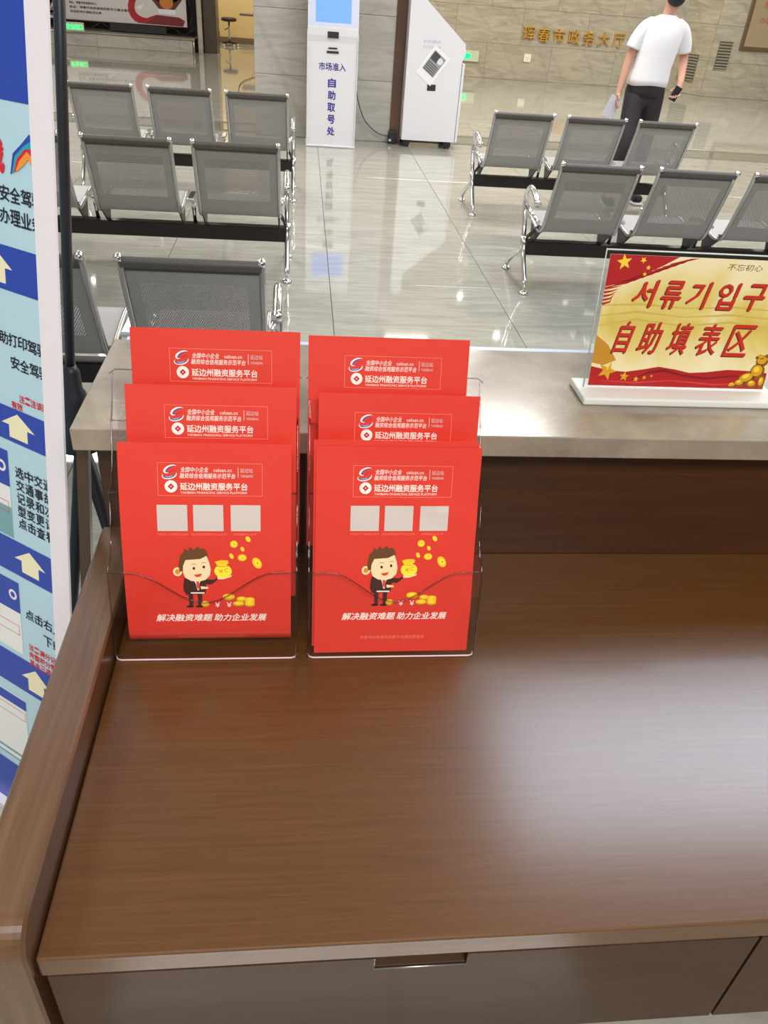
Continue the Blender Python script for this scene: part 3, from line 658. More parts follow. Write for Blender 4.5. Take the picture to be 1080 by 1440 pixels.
# phone screenshots
def shot(u0, u1, v1, v0, sea):
    p.rect(u0, v0, u1, v1, mat('banner_white_print', (230, 234, 238), .5), 2); p.rect(u0, v1-.068, u1, v1, B_BLUE, 3); p.ell(u0+.018, v1-.032, .011, .011, B_WHT, 4); p.ell(u0+.018, v1-.032, .006, .006, B_BLUE, 5)
    p.frame(u0+.006, v1-.120, u1, v1-.098, .0012, B_REDK, 4)
    if sea: p.rect(u0, v0, u1, v0+.06, mat('banner_sea', (120, 170, 180), .5), 3)
shot(.097, .35, .860, .692, True); shot(.093, .35, .598, .436, False)
p.rect(.097, .145, .4, .318, mat('banner_white_print', (230, 234, 238), .5), 2); p.rect(.097, .292, .4, .316, B_BLUE, 3); p.frame(.100, .262, .4, .284, .0012, B_REDK, 4)
p.rect(.02, .155, .5, .162, mat('banner_sea', (120, 170, 180), .5), 3); p.rect(.02, .140, .5, .145, mat('banner_sea', (120, 170, 180), .5), 3)
bbox(-.002, B_LEFT, 0, 2.02, -.002, .0015, B_PALE).build('banner_sheet', ban)
p.onto(bp, MB()).build('banner_print', ban)
bbox(-.042, .001, 0.0, 2.04, -.001, .003, B_WHT).build('frame_upright', ban)
bbox(B_LEFT-.004, B_LEFT+.04, 0.0, 2.04, -.008, .005, B_WHT).build('frame_upright', ban)
bbox(-.042, B_LEFT+.04, 2.02, 2.06, -.008, .005, B_WHT).build('frame_top', ban)
bbox(-.042, B_LEFT+.04, -.003, .0, -.02, .02, B_WHT).build('frame_foot', ban)

# black pole with flared hub between banner and marble table
pl = empty('black_pole', (-.47, 1.32, 0), label='slim black metal pole with a flared hub, between the banner and the marble table', cat='pole')
M_POLE = mat('black_pole', (44, 42, 46), .4)
o0 = Vector((-.47, 1.32, 0))
a = Vector((-.394, 1.3, .95)); b = Vector((-.300, 1.3, 1.70))
MB().tube([a-o0, b-o0], .0082, M_POLE, 12).build('pole', pl)
c = Vector((-.397, 1.3, .80))
pts = [c+(a-c)*k for k in (0, .18, .35, .38, .72, .76, .98, 1.06)]
MB().tube([q-o0 for q in pts], [.040, .034, .026, .030, .020, .016, .015, .0095], M_POLE, 16).build('hub', pl)
for q in ((-.345, 1.42, .0), (-.56, 1.36, 0), (-.43, 1.70, 0)):
    MB().tube([c-o0, Vector(q)+Vector((0, 0, .012))-o0], [.013, .009], M_POLE, 10).lathe([(.02, 0), (.02, .008), (.012, .016)], tuple(Vector(q)-o0), M_POLE, 12).build('leg', pl)

# ---------------------------------------------------------------- benches
SW = .450; PITCH_S = .553
def shell_profile():
    return smooth([(.018, .748), (.004, .768), (.016, .784), (.030, .772), (.050, .70), (.085, .615), (.125, .52), (.160, .44), (.195, .385), (.245, .366), (.32, .372), (.43, .39), (.56, .405), (.62, .395), (.635, .375)], 5)
SPF = [(q.x, q.y) for q in [Vector((a, b, 0)) for a, b in [(p_.x, p_.y) for p_ in smooth([(a, b, 0) for a, b in [(.018, .748), (.004, .768), (.016, .784), (.030, .772), (.050, .70), (.085, .615), (.125, .52), (.160, .44), (.195, .385), (.245, .366), (.32, .372), (.43, .39), (.56, .405), (.62, .395), (.635, .375)]], 5)]]]
def seat_meshes():
    # sheet with UV in metres (u across, v along the profile from the top)
    n = len(SPF); s = [0]
    for i in range(1, n): s.append(s[-1]+math.hypot(SPF[i][0]-SPF[i-1][0], SPF[i][1]-SPF[i-1][1]))
    k0 = min(range(n), key=lambda i: abs(s[i]-.085)); x0, x1 = .008, SW-.008
    me = bpy.data.meshes.new('seat_shell'); vs = []; fs = []
    xs = [x0+(x1-x0)*i/6 for i in range(7)]
    for i in range(n):
        for x in xs: vs.append((x, SPF[i][0], SPF[i][1]))
    for i in range(k0, n-1):
        for j in range(6): fs.append([i*7+j, i*7+j+1, (i+1)*7+j+1, (i+1)*7+j])
    me.from_pydata(vs, [], fs); uv = me.uv_layers.new(name='uv')
    for lp in me.loops: i, j = divmod(lp.vertex_index, 7); uv.data[lp.index].uv = (xs[j], s[i]-s[k0])
    for q in me.polygons: q.use_smooth = True
    me.materials.append(M_PERF)
    # rolled top strip
    P = [(x, y) for x, y in SPF[:k0+2]]; mb = MB()
    vs = []; fs = []
    for i, (y, z) in enumerate(P): vs += [(x0, y-.0015, z), (x1, y-.0015, z)]
    for i in range(len(P)-1): fs.append([2*i, 2*i+1, 2*i+3, 2*i+2])
    mb.add(vs, fs, M_STRIPG, True); top = mb.mesh('top_roll')
    st = MB()
    pts = [(y, z) for y, z in SPF[8:]]
    tubes = []
    for x in (.006, SW-.006):
        t_ = MB().tube([(x, y, z) for y, z in pts], .011, M_TUBE, 8).tube([(x-.011, pts[0][0], pts[0][1]), (x+.011, pts[0][0], pts[0][1])], .012, M_CHROME, 8)
        tubes.append(t_.mesh('side_tube'))
    return me, top, tubes
ME_SHELL, ME_TOP, ME_TUBES = seat_meshes()
def bracket_mesh():
    mb = MB(); mb.prism([(.20, .385), (.27, .372), (.44, .375), (.41, .27), (.36, .262)], 'x', -.004, .004, M_BRACK)
    mb.tube([(-.014, .215, .392), (.014, .215, .392)], .013, M_BRACK, 8); mb.tube([(-.016, .215, .392), (.016, .215, .392)], .005, M_CHROME, 8); return mb.mesh('seat_bracket')
ME_BR = bracket_mesh()
def armrest_mesh(end=1, centre=False):
    mb = MB()
    arm = smooth([(0, .40, .25), (0, .43, .34), (0, .475, .44), (0, .47, .53), (0, .41, .572), (0, .32, .560), (0, .24, .530)], 5)
    mb.tube(arm, [.016]*8+[.018]*(len(arm)-14)+[.017]*6, M_CHROME, 8)
    mb.tube([(0, .235, .528), (0, .215, .521)], .021, M_CHROME, 10)
    return mb.mesh('armrest')
ME_ARM = armrest_mesh()
def strut_mesh(sx):
    mb = MB(); mb.tube([(0, .44, .46), (sx*.045, .30, .40)], .012, M_CHROME, 8); mb.tube([(0, .40, .27), (sx*.045, .27, .39)], .010, M_BRACK, 8); return mb.mesh('arm_strut')
ME_STR = {1: strut_mesh(1), -1: strut_mesh(-1)}
def leg_mesh():
    mb = MB()
    mb.tube(smooth([(0, .38, .275), (0, .355, .21), (0, .30, .14), (0, .235, .075), (0, .215, .045)], 4), .016, M_CHROME, 8)
    mb.tube(smooth([(0, .38, .275), (0, .42, .21), (0, .50, .16), (0, .62, .10), (0, .70, .045)], 4), .016, M_CHROME, 8)
    mb.tube([(0, .38, .20), (0, .38, .30)], .022, M_CHROME, 10)
    for y in (.21, .71): mb.tube([(0, y, .014), (0, y, .055)], .007, M_CHROME, 8); mb.lathe([(.030, 0.001), (.030, .009), (.020, .018), (.006, .022)], (0, y, 0), M_CHROME, 14)
    return mb.mesh('leg')
ME_LEG = leg_mesh()
def center_arm_mesh():
    mb = MB(); mb.tube([(0, .39, .28), (0, .36, .40)], .012, M_CHROME, 8); mb.tube([(0, .36, .40), (0, .27, .43)], .014, M_CHROME, 8)
    mb.box(-.02, .02, .24, .42, .425, .445, M_CHROME, .006, 2); return mb.mesh('divider_arm')
ME_CA = center_arm_mesh()
def bench(x, y, nseat, label, xs=None):
    t = empty('bench', (x, y, 0), label=label, cat='waiting bench', group='perforated steel waiting benches')
    starts = [PITCH_S*i for i in range(nseat)]; end = starts[-1]+SW
    MB().box(-.03, end+.03, .345, .415, .195, .277, M_BEAM, .004).build('beam', t)
    for sx in starts:
        s = link('seat_shell', ME_SHELL, t, (sx, 0, 0)); link('top_roll', ME_TOP, s)
        for tm_ in ME_TUBES: link('side_tube', tm_, s)
        for bx in (.012, SW-.012): link('seat_bracket', ME_BR, t, (sx+bx, 0, 0))
    for i in range(nseat-1): link('divider_arm', ME_CA, t, (starts[i]+SW+(PITCH_S-SW)/2, 0, 0))
    for ex, s_ in ((-.034, 1), (end+.034, -1)):
        link('leg', ME_LEG, t, (ex, 0, 0)); link('armrest', ME_ARM, t, (ex, 0, 0)); link('arm_strut', ME_STR[s_], t, (ex, 0, 0))
    return t
bench(-.112-SW-2*PITCH_S+.002, 4.455, 3, 'middle of the three waiting benches on the left, its chrome leg at the aisle')
bench(-.092-SW-2*PITCH_S, 6.44, 3, 'farthest of the three waiting benches on the left, in front of the stone pier')
bench(-.112-SW-2*PITCH_S, 2.475, 3, 'nearest waiting bench on the left, its perforated backrest right behind the marble table')
bench(1.396, 4.41, 4, 'nearer waiting bench on the right, behind the acrylic table sign')
bench(1.413, 6.27, 3, 'farther waiting bench on the right, between the walking man and the nearer bench')

# ---------------------------------------------------------------- kiosks
K_W = mat('kiosk_white', (226, 226, 232), .3, coat=.3); K_P = mat('kiosk_purple_ink', (52, 44, 140), .5); K_DK = mat('kiosk_slot', (46, 48, 52), .4); K_SC = mat('kiosk_screen', (96, 138, 222), .2, emis=.75)
ks = empty('ticket_kiosk', (.315, 9.10, 0), label='tall white queue ticket kiosk with purple Chinese lettering and blue screen', cat='kiosk')
body = [(0.0, .02), (0.0, .96), (-.015, 1.02), (-.015, 1.085), (.06, 1.42), (.16, 1.62), (.30, 1.62), (.36, 1.5), (.36, .02)]
MB().prism(body, 'x', -.25, .25, K_W).build('body', ks)
MB().box(-.262, .262, -.02, .37, 0.0, .022, K_W, .006).build('base_plate', ks)
MB().box(-.255, -.245, -.02, .34, .02, 1.05, K_W, .003).box(.245, .255, -.02, .34, .02, 1.05, K_W, .003).build('side_trim', ks)
def skf(u, v, d):  # slanted console face
    a = Vector((0, -.015, 1.085)); e2 = Vector((0, .075, .335)).normalized(); nrm = Vector((0, -.335, .075)).normalized(); q = a+e2*v+nrm*(.001+.0005*d); return (u, q.y, q.z)
Print().rect(-.245, .010, .245, .335, mat('kiosk_bezel', (206, 212, 236), .3), 0).rect(-.175, .045, .175, .325, K_SC, 2).onto(skf, MB()).build('screen', ks)
def kf(u, v, d): return (u, -.0008-.0003*d, v)
MB().box(-.055, .055, -.024, -.012, 1.0, 1.055, K_DK, .003).build('scanner', ks)
MB().box(-.045, .045, -.006, .002, .905, .918, K_DK, .001).box(-.06, .06, -.008, .002, .868, .888, K_DK, .002).build('ticket_slot', ks)
p = Print(); p.text('市场准入', -.135, .715, .135, .785, K_P, 1, .025).onto(kf, MB()).build('lettering', ks)
for i, ch in enumerate('自助取号处'): Print().text(ch, -.038, .565-.112*i, .038, .645-.112*i, K_P, 1, .035).onto(kf, MB()).build('letter', ks)

k2 = empty('service_kiosk', (1.10, 9.36, 0), label='white self-service kiosk seen side-on, with a tilted paper notice taped to it', cat='kiosk')
side = [(0, .075), (0, 1.62), (.05, 1.66), (.13, 1.62), (.13, 1.40), (.60, 1.015), (.612, .93), (.585, .86), (.585, .075)]
MB().prism(side, 'y', 0, .52, K_W).build('body', k2)
MB().box(.589, .617, .0, .52, .075, .835, K_W, .004).build('front_door', k2)
MB().box(.585, .590, -.001, .52, .075, .84, mat('kiosk_seam', (96, 100, 140), .5)).build('door_seam', k2)
for x in (.06, .52):
    for y in (.06, .42): MB().box(x-.035, x+.035, y-.03, y+.03, .02, .076, K_DK, .004).lathe([(.03, 0.001), (.03, .014), (.012, .022)], (x, y, 0), K_DK, 12).build('foot', k2)
MB().box(.235, .325, -.004, .001, .565, .625, K_DK, .001).build('rating_plate', k2)
p = Print(); p.text('自助服务', .16, 1.00, .34, 1.03, mat('kiosk_faint_ink', (176, 176, 204), .5), 1); p.text('打印终端', .16, .95, .34, .98, mat('kiosk_faint_ink', (176, 176, 204), .5), 1); p.onto(lambda u, v, d: (u, -.0006, v), MB()).build('lettering', k2)
nt = empty('paper_notice', (1.375, 9.357, .80), (0, math.radians(36), 0), label='white paper notice with a dark picture, taped at a tilt to the service kiosk', cat='notice')
MB().box(-.105, .105, -.0012, 0, -.16, .16, mat('notice_paper', (238, 238, 240), .6)).build('sheet', nt)
p = Print(); p.rect(-.075, -.085, .075, .125, mat('notice_grey', (150, 152, 156), .6)); p.rect(-.068, .035, .010, .118, mat('notice_dark', (70, 72, 80), .6), 1); p.ell(.035, .075, .030, .032, K_W, 1)
for k in range(5): p.rect(-.068, -.075+.02*k, .06, -.066+.02*k, mat('notice_dark', (70, 72, 80), .6), 1)
p.onto(lambda u, v, d: (u, -.0018-.0003*d, v), MB()).build('printed_picture', nt)
# corner trim of the pier, power box, cable
MB().box(.985, 1.10, 9.585, 9.6, 0, 2.6, mat('bronze_trim', (120, 96, 84), .18, metal=.7), .002).build('trim_2', kind='structure')
MB().box(.97, 1.06, 9.50, 9.58, 0.001, .13, K_DK, .01).box(.975, 1.0, 9.49, 9.5, .03, .05, K_W).build('power_box', label='small black power box on the floor beside the service kiosk', cat='power box')
MB().tube(smooth([(.58, 9.42, .55), (.62, 9.50, .40), (.70, 9.55, .22), (.84, 9.57, .10), (.97, 9.55, .07)], 6), .0055, mat('cable', (70, 66, 62), .5), 6).build('power_cable', label='thin dark power cable hanging from the ticket kiosk to the power box', cat='cable')

# ---------------------------------------------------------------- things on the far walls
p = Print(); G_ = mat('brass_letter', (208, 158, 52), .4, metal=.4)
lt = empty('wall_lettering', (5.30, 17.48, .80), label='row of golden Chinese characters on the stone back wall', cat='lettering')
for i, ch in enumerate('珲春市政务大厅'):
    vs, fs, (x0, x1, y0, y1) = glyphs(ch, .03); k = .235/(x1-x0); ky = .235/(y1-y0); u = -1.03+.302*i
    P = [(u+(x-x0)*k, -.03, -.115+(y-y0)*ky) for x, y in vs]; nq = len(P)
    mb = MB(); mb.add(P, fs, G_)
    ed = {}
    for f in fs:
        for a_, b_ in zip(f, f[1:]+f[:1]):
            kk = (min(a_, b_), max(a_, b_)); ed[kk] = ed.get(kk, 0)+1
    Q2 = [(x, .02, z) for x, y, z in P]; mb.add(P+Q2, [[a_, b_, b_+nq, a_+nq] for (a_, b_), c_ in ed.items() if c_ == 1], G_)
    mb.build('letter', lt)
def exit_sign(loc, w, h, label, words=None):
    t = empty('exit_sign', loc, label=label, cat='sign', group='green lit exit signs')
    MB().box(-w/2, w/2, -.03, 0, -h/2, h/2, mat('exit_housing', (196, 206, 178), .4), .006).build('housing', t)
    E_ = mat('exit_green_light', (20, 224, 120), .4, emis=1.6); p = Print()
    if words: p.text(words, -w*.42, -h*.3, w*.42, h*.3, E_, 1, .03)
    else: p.ell(-.03, .02, .035, .025, E_, 1); p.poly([(-.09, -.05), (.02, -.05), (.04, .03), (-.06, .05)], E_, 1)
    p.onto(lambda u, v, d: (u, -.032-.001*d, v), MB()).build('lit_symbol', t)
exit_sign((3.26, 17.49, .36), .40, .19, 'green lit exit sign low on the stone back wall')
exit_sign((-4.38, 18.36, .32), .36, .15, 'green lit exit sign on the ledge below the big poster', '安全出口')
MB().box(4.36, 4.50, 17.475, 17.5, .32, .46, mat('socket_white', (236, 232, 214), .4), .006).box(4.40, 4.46, 17.468, 17.476, .37, .41, K_W, .002).build('wall_socket', label='small white wall socket on the back wall under the golden letters', cat='socket')
def vent(origin, ang, w, h, z, label):
    t = empty('wall_vent', origin, (0, 0, ang), label=label, cat='vent', group='slatted wall vents'); V_ = mat('vent_grey', (150, 145, 128), .5)
    MB().box(0, w, -.012, 0, z, z+h, mat('vent_dark', (92, 88, 76), .6)).box(-.012, w+.012, -.016, -.001, z-.014, z, V_).box(-.012, w+.012, -.016, -.001, z+h, z+h+.014, V_).build('frame', t)
    me = MB().box(0, w, -.024, -.011, -.010, .010, V_).mesh('slat'); k = int(h/.05)
    for i in range(k): link('slat', me, t, (0, 0, z+.025+.05*i))
wa = -math.atan2(.7, .38)
vent((7.45+math.cos(wa)*.14+math.sin(wa)*0, 17.5+math.sin(wa)*.14, 0), wa, .40, .46, .22, 'lower slatted vent on the angled wall corner behind the man')
vent((7.95, 16.8, 0), 0, .26, .46, .48, 'upper slatted vent on the wall right of the corner')
bf = empty('notice_board', (9.6, 16.8, .82), label='bronze-framed glass notice board at the top right, red writing behind the glass', cat='notice board')
MB().box(-1.25, 1.25, -.04, 0, 0, 1.3, mat('board_frame', (116, 98, 76), .35, metal=.5), .01).build('frame', bf)
MB().box(-1.18, 1.18, -.045, -.03, .07, 1.23, mat('board_backing', (160, 142, 112), .25, coat=.5)).build('backing', bf)
p = Print(); rk = mat('board_red_ink', (170, 62, 48), .5)
for i in range(3):
    for j, t in enumerate(('公告', '服务指南', '办事大厅')): p.text(t, -1.0+.75*i, .95-.25*j, -.55+.75*i, 1.05-.25*j, rk, 1)
p.onto(lambda u, v, d: (u, -.047, v), MB()).build('lettering', bf)
# big poster on a truss frame
ps = empty('truss_poster', (-3.6, 18.9, .245), label='large white poster on a black truss frame, red drum sculpture and small text', cat='poster')
T_ = mat('truss_black', (52, 48, 46), .45)
def tr(x0, z0, x1, z1, n):
    mb = MB(); d = Vector((x1-x0, 0, z1-z0)); l = d.length; d.normalize(); q = Vector((-d.z, 0, d.x))*.07; A = Vector((x0, 0, z0)); B = Vector((x1, 0, z1))
    for s in (-1, 1):
        for yy in (-.06, .06): mb.tube([A+q*s+Vector((0, yy, 0)), B+q*s+Vector((0, yy, 0))], .012, T_, 6)
    for i in range(n):
        a_ = A+(B-A)*(i/n); b_ = A+(B-A)*((i+1)/n); mb.tube([a_+q*(-1)**i+Vector((0, -.06, 0)), b_-q*(-1)**i+Vector((0, -.06, 0))], .008, T_, 5)
    return mb
tr(-3.6, .085, 1.47, .085, 22).build('truss_bar', ps); tr(1.40, .16, 1.40, 3.2, 12).build('truss_bar', ps); tr(-3.53, .16, -3.53, 3.2, 12).build('truss_bar', ps)
MB().box(-3.45, 1.31, -.02, 0, .155, 3.1, mat('poster_white', (212, 206, 208), .5)).build('poster_sheet', ps)
MB().box(-.2, .9, -.1, -.07, .02, .15, mat('black_cloth', (42, 38, 38), .6)).build('black_cover', ps)
p = Print(); DR = mat('poster_red', (170, 34, 44), .5); GD = mat('poster_gold', (196, 120, 50), .5); DB = mat('poster_brown', (92, 44, 26), .5); IK = mat('poster_ink', (64, 62, 66), .5)
p.poly([(.0, .20), (.10, .17), (1.10, .16), (1.16, .26), (1.02, .32), (.45, .34), (.30, .30)], mat('poster_maroon', (120, 34, 40), .5), 1)
p.arc(.20, .50, .38, .26, 60, 290, .17, DR, 2, 20); p.poly([(-.06, .44), (.18, .54), (.08, .40)], B_WHT, 3)
p.ell(.72, .85, .46, .30, GD, 3); p.poly([(.30, .66), (.58, .40), (.86, .40), (1.14, .66)], DB, 3); p.ell(.72, .58, .17, .13, GD, 4); p.rect(.50, .36, .94, .45, B_WHT, 5); p.ell(.72, 1.02, .44, .20, DR, 4)
for k in range(8): p.ell(.36+.10*k, .78, .035, .05, K_GOLD, 5, 0, 8)
PF = lambda u, v, d: (u, -.022-.002*d, v)
p.onto(lambda u, v, d: (.37+.78*u, -.022-.002*d, .02+.95*v), MB()).build('printed_drum', ps); p = Print()
for j, (u1, tx) in enumerate(((-1.05, '地址：珲春市政务服务中心'), (-.35, '电话：珲春市政务服务和数字化建设管理局'), (-.95, '欢迎前来办理各项业务'))): Print().text(tx, -.95, .43-.075*j, (-.42, .28, -.35)[j], .475-.075*j, IK, 1, .02).onto(PF, MB()).build('printed_line', ps)
p = Print()
for k in range(9): p.ell(-1.30+.05*math.sin(k*2.1), .25+.07*k, .13, .045, mat('poster_bamboo', (150, 110, 96), .5) if k % 2 else mat('poster_bamboo_dark', (104, 86, 86), .5), 1, 30*(k % 3), 10)
p.onto(PF, MB()).build('printed_bamboo', ps); p = Print()
for k in range(12): p.line([(-.9+.1*k, .80+.03*math.sin(k)), (-.8+.1*k, .95+.05*math.cos(k*1.7)), (-.86+.1*k, 1.1)], [.01, .03, .01], mat('poster_teal', (140, 176, 166), .5), 1)
p.onto(PF, MB()).build('printed_landscape', ps)
# room beyond the doorway
stl = empty('bar_stool', (-1.60, 20.75, 0), label='black round stool on a chrome swivel base in the beige room', cat='stool')
MB().lathe([(.13, .47), (.17, .485), (.17, .525), (.14, .545)], (0, 0, 0), mat('stool_black', (60, 44, 40), .5), 20).build('seat', stl)
MB().tube([(0, 0, .06), (0, 0, .48)], .022, M_CHROME, 10).tube([(0, 0, .36), (-.10, 0, .30)], .010, T_, 6).build('post', stl)
mb = MB()
for k in range(5): a_ = 2*math.pi*k/5+.3; mb.tube([(0, 0, .08), (.17*math.cos(a_), .17*math.sin(a_), .045)], .014, T_, 6).lathe([(.022, .002), (.026, .022), (.010, .04)], (.19*math.cos(a_), .19*math.sin(a_), 0), K_W, 8)
mb.build('swivel_base', stl)
MB().lathe([(.09, .002), (.11, .25), (.115, .26)], (-1.93, 20.9, 0), mat('bin_dark', (74, 62, 56), .5), 20).build('waste_bin', label='small dark waste bin on the floor left of the stool', cat='bin')
rd = empty('side_table', (-.55, 19.6, 0), label='grey-topped table half hidden behind the stone pier', cat='table')
MB().box(-.72, .5, -.3, .3, .66, .70, mat('grey_top', (120, 114, 108), .4), .004).build('table_top', rd)
for x in (-.35, .45):
    for y in (-.25, .25): MB().box(x-.02, x+.02, y-.02, y+.02, 0.0, .66, M_JAMB).build('leg', rd)
cb = mat('cable', (70, 66, 62), .5)
MB().tube(smooth([(-.70, 15.2, .01), (-.92, 14.2, .01), (-.90, 13.0, .01), (-.78, 12.2, .01), (-.62, 11.6, .01)], 8), .005, cb, 6).build('floor_cable', label='thin brown cable looping on the floor beside the stone pier', cat='cable')

# ---------------------------------------------------------------- walking man
man = empty('person', (2.85, 7.15, 0), label='walking man in white t-shirt, black trousers and black face mask, papers in hand', cat='person')
def skin(name, V, E_, R, m, parent, sub=2, matfn=None):
    me = bpy.data.meshes.new(name); me.from_pydata([tuple(v) for v in V], E_, [])
    o = bpy.data.objects.new(name, me); COL.objects.link(o)
    md = o.modifiers.new('s', 'SKIN'); md.use_smooth_shade = True
    for i, r in enumerate(R):
        sv = me.skin_vertices[0].data[i]; sv.radius = (r if isinstance(r, tuple) else (r, r)); sv.use_root = (i == 0)
    sb = o.modifiers.new('u', 'SUBSURF'); sb.levels = sub; sb.render_levels = sub
    dg = bpy.context.evaluated_depsgraph_get(); me2 = bpy.data.meshes.new_from_object(o.evaluated_get(dg)); me2.name = name
    bpy.data.objects.remove(o)
    me2.materials.clear()
    for k in (m if isinstance(m, list) else [m]): me2.materials.append(k)
    for q in me2.polygons:
        q.use_smooth = True
        if matfn: q.material_index = matfn(q.center)
        else: q.material_index = 0
    return link(name, me2, parent)
SK = mat('skin', (196, 146, 124), .6); 
# joints: x = image right, y = away (man faces the camera, walking to the left)
Jp = dict(pel=(0, 0, .93), wst=(.01, .0, 1.08), chs=(.03, .0, 1.27), nck=(.045, -.01, 1.43), nk2=(.055, -.015, 1.49),
          shl=(-.125, 0, 1.365), ell=(-.185, .02, 1.13), wrl=(-.235, -.04, .915), shr=(.205, 0, 1.365), elr=(.285, .05, 1.14), wrr=(.225, -.14, .985),
          hpl=(-.085, 0, .90), knl=(-.115, -.12, .50), anl=(-.150, -.05, .09), tol=(-.175, -.22, .035),
          hpr=(.085, 0, .90), knr=(.10, .02, .49), anr=(.14, .16, .10), tor=(.15, .02, .035))
nm = list(Jp); V = [Jp[k] for k in nm]; ix = {k: i for i, k in enumerate(nm)}
ED = [('pel', 'wst'), ('wst', 'chs'), ('chs', 'nck'), ('nck', 'nk2'), ('chs', 'shl'), ('shl', 'ell'), ('ell', 'wrl'), ('chs', 'shr'), ('shr', 'elr'), ('elr', 'wrr'), ('pel', 'hpl'), ('hpl', 'knl'), ('knl', 'anl'), ('anl', 'tol'), ('pel', 'hpr'), ('hpr', 'knr'), ('knr', 'anr'), ('anr', 'tor')]
RAD = dict(pel=.09, wst=.085, chs=.09, nck=.052, nk2=.050, shl=.044, ell=.040, wrl=.027, shr=.044, elr=.040, wrr=.027, hpl=.075, knl=.055, anl=.038, tol=.034, hpr=.075, knr=.055, anr=.038, tor=.034)
V = list(V); E2 = [(ix[a_], ix[b_]) for a_, b_ in ED]; RR = [RAD[k] for k in nm]
# head continues the neck
for (pt, r) in (((.062, -.020, 1.545), .072), ((.066, -.022, 1.62), .080), ((.066, -.015, 1.69), .066)):
    V.append(pt); RR.append(r); E2.append((len(V)-2 if len(V)-2 >= len(nm) else ix['nk2'], len(V)-1))
def hand(wr, d, side, curl):
    w = Vector(Jp[wr]); d = Vector(d).normalized(); s = Vector(side).normalized(); nrm = d.cross(s)
    b0 = len(V); V.append(tuple(w+d*.055)); RR.append((.030, .016)); E2.append((ix[wr], b0))
    for k, (off, ln) in enumerate(((-.026, .062), (-.009, .072), (.009, .068), (.026, .052))):
        V.append(tuple(w+d*.090+s*off)); RR.append(.0095); E2.append((b0, len(V)-1))
        V.append(tuple(w+d*(.090+ln*.5)+s*off*1.1+nrm*curl*.4)); RR.append(.0085); E2.append((len(V)-2, len(V)-1))
        V.append(tuple(w+d*(.090+ln*.8)+s*off*1.1+nrm*curl)); RR.append(.0075); E2.append((len(V)-2, len(V)-1))
    V.append(tuple(w+d*.050-s*.038)); RR.append(.011); E2.append((b0, len(V)-1))
    V.append(tuple(w+d*.085-s*.050+nrm*curl*.5)); RR.append(.009); E2.append((len(V)-2, len(V)-1))
hand('wrl', (-.15, -.15, -1), (.2, .95, 0), .03); hand('wrr', (-.35, -.45, -.82), (.7, -.5, .1), .035)
skin('body', V, E2, RR, SK, man, 2)
# clothes
TS = mat('tshirt_white', (236, 234, 236), .8)
def loft(mb, rings, m, n=28):
    vs = []; fs = []
    for (cx, cy, z, rx, ry) in rings:
        for k in range(n): a_ = 2*math.pi*k/n; vs.append((cx+rx*math.cos(a_), cy+ry*math.sin(a_), z+.006*math.sin(3*a_)*(1 if z < .98 else 0)))
    for q in range(len(rings)-1):
        for k in range(n): fs.append([q*n+k, q*n+(k+1) % n, (q+1)*n+(k+1) % n, (q+1)*n+k])
    fs += [list(range(n))[::-1], [(len(rings)-1)*n+k for k in range(n)]]
    return mb.add(vs, fs, m, True)
mb = loft(MB(), [(.0, 0, .945, .160, .118), (.0, 0, .948, .172, .130), (.002, 0, .99, .170, .128), (.01, 0, 1.08, .160, .120), (.02, 0, 1.17, .164, .120), (.03, 0, 1.27, .172, .122), (.036, 0, 1.345, .172, .112), (.040, 0, 1.385, .158, .098), (.043, -.004, 1.415, .118, .080), (.045, -.008, 1.432, .074, .066), (.045, -.008, 1.440, .062, .058)], TS)
mb.tube(smooth([(-.050, 0, 1.382), (-.108, .002, 1.345), (-.152, .008, 1.27), (-.174, .012, 1.195)], 4), [.045, .052, .052, .054, .056, .057, .058, .059, .060, .061, .061, .062, .060], TS, 16)
mb.tube(smooth([(.135, 0, 1.382), (.194, .004, 1.345), (.238, .020, 1.27), (.258, .034, 1.195)], 4), [.045, .052, .052, .054, .056, .057, .058, .059, .060, .061, .061, .062, .060], TS, 16)
mb.build('tshirt', man)
TRm = mat('trousers_black', (46, 42, 44), .75)
v = [(0, 0, 1.0), (0, 0, .90), (-.085, 0, .84), (-.115, -.12, .50), (-.150, -.05, .10), (.085, 0, .84), (.10, .02, .49), (.14, .16, .11)]
skin('trousers', v, [(0, 1), (1, 2), (2, 3), (3, 4), (1, 5), (5, 6), (6, 7)], [(.150, .112), (.155, .118), .098, .074, .058, .098, .074, .058], TRm, man, 2)
loft(MB(), [(0, 0, .86, .150, .112), (0, 0, .91, .160, .120), (0, 0, .955, .160, .119), (0, 0, .972, .156, .116)], TRm).build('waistband', man)
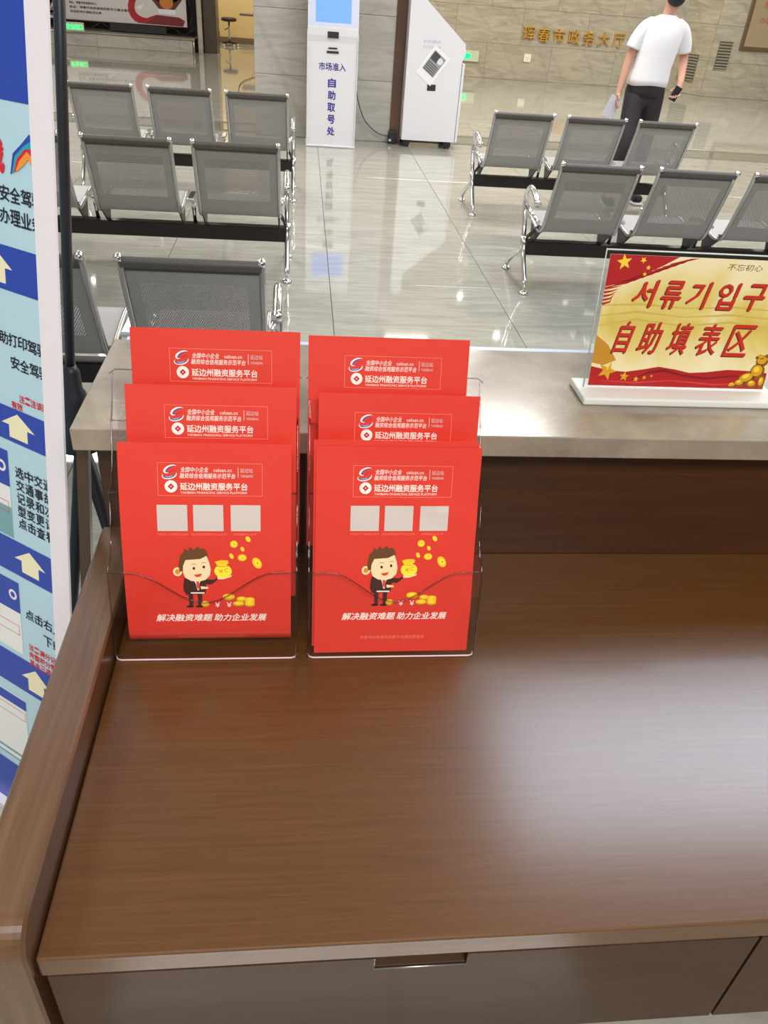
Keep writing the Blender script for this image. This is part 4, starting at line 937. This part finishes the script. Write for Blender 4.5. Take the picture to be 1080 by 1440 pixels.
for (a_, b_) in ((Jp['anl'], Jp['tol']), (Jp['anr'], Jp['tor'])):
    A, B = Vector(a_), Vector(b_); mb = MB(); z0 = 0.0
    d = Vector((B.x-A.x, B.y-A.y, 0)).normalized(); ang = math.atan2(-d.x, d.y)
    Mx = Matrix.Translation((A.x, A.y, 0)) @ Matrix.Rotation(ang, 4, 'Z')
    mb.box(-.045, .045, -.07, .21, z0+.001, .025, mat('shoe_sole', (220, 220, 216), .5), .012, 2, Mx); mb.box(-.042, .042, -.065, .195, .022, .085, TRm, .028, 3, Mx); mb.build('shoe', man)
def ellipsoid(c, r, m, name, parent, cut=None):
    bm = bmesh.new(); bmesh.ops.create_uvsphere(bm, u_segments=20, v_segments=14, radius=1)
    if cut: bmesh.ops.delete(bm, geom=[q for q in bm.verts if cut(q.co)], context='VERTS')
    for q in bm.verts: q.co = Vector((c[0]+q.co.x*r[0], c[1]+q.co.y*r[1], c[2]+q.co.z*r[2]))
    me = bpy.data.meshes.new(name); bm.to_mesh(me); bm.free(); me.materials.append(m)
    for q in me.polygons: q.use_smooth = True
    return link(name, me, parent)
ellipsoid((.066, -.012, 1.665), (.088, .102, .092), mat('hair_black', (30, 26, 26), .7), 'hair', man, lambda c: c.y < -.35 and c.z < .35)
ellipsoid((.064, -.045, 1.555), (.070, .078, .060), mat('mask_black', (38, 38, 42), .7), 'face_mask', man, lambda c: c.y > .25)
for sx in (-1, 1):
    ellipsoid((.066+sx*.030, -.094, 1.635), (.012, .006, .006), mat('eye', (40, 30, 28), .3), 'eye', man)
    ellipsoid((.066+sx*.082, -.01, 1.615), (.012, .022, .032), SK, 'ear', man)
ellipsoid((.064, -.108, 1.600), (.014, .018, .022), SK, 'nose', man)
pp = empty('paper_sheets', (2.57, 7.08, .80), (math.radians(8), math.radians(14), math.radians(20)), label='folded white papers held in the walking man\'s lowered hand', cat='papers')
mb = MB()
for k in range(3): mb.add([(-.075+.004*k, -.006+.004*k, -.10), (.065, -.002+.004*k, -.11+.006*k), (.080, .0+.004*k, .045), (-.05, -.012+.004*k, .065)], [[0, 1, 2, 3]], mat('paper', (232, 232, 240), .6))
mb.build('sheet', pp)
ph = MB().box(-.006, .006, -.03, .03, -.055, .055, mat('phone_black', (30, 30, 34), .25), .006, 2).build('phone', None, (3.03, 6.955, .915), (math.radians(20), math.radians(10), math.radians(60)), label='black phone held in the walking man\'s bent arm', cat='phone')
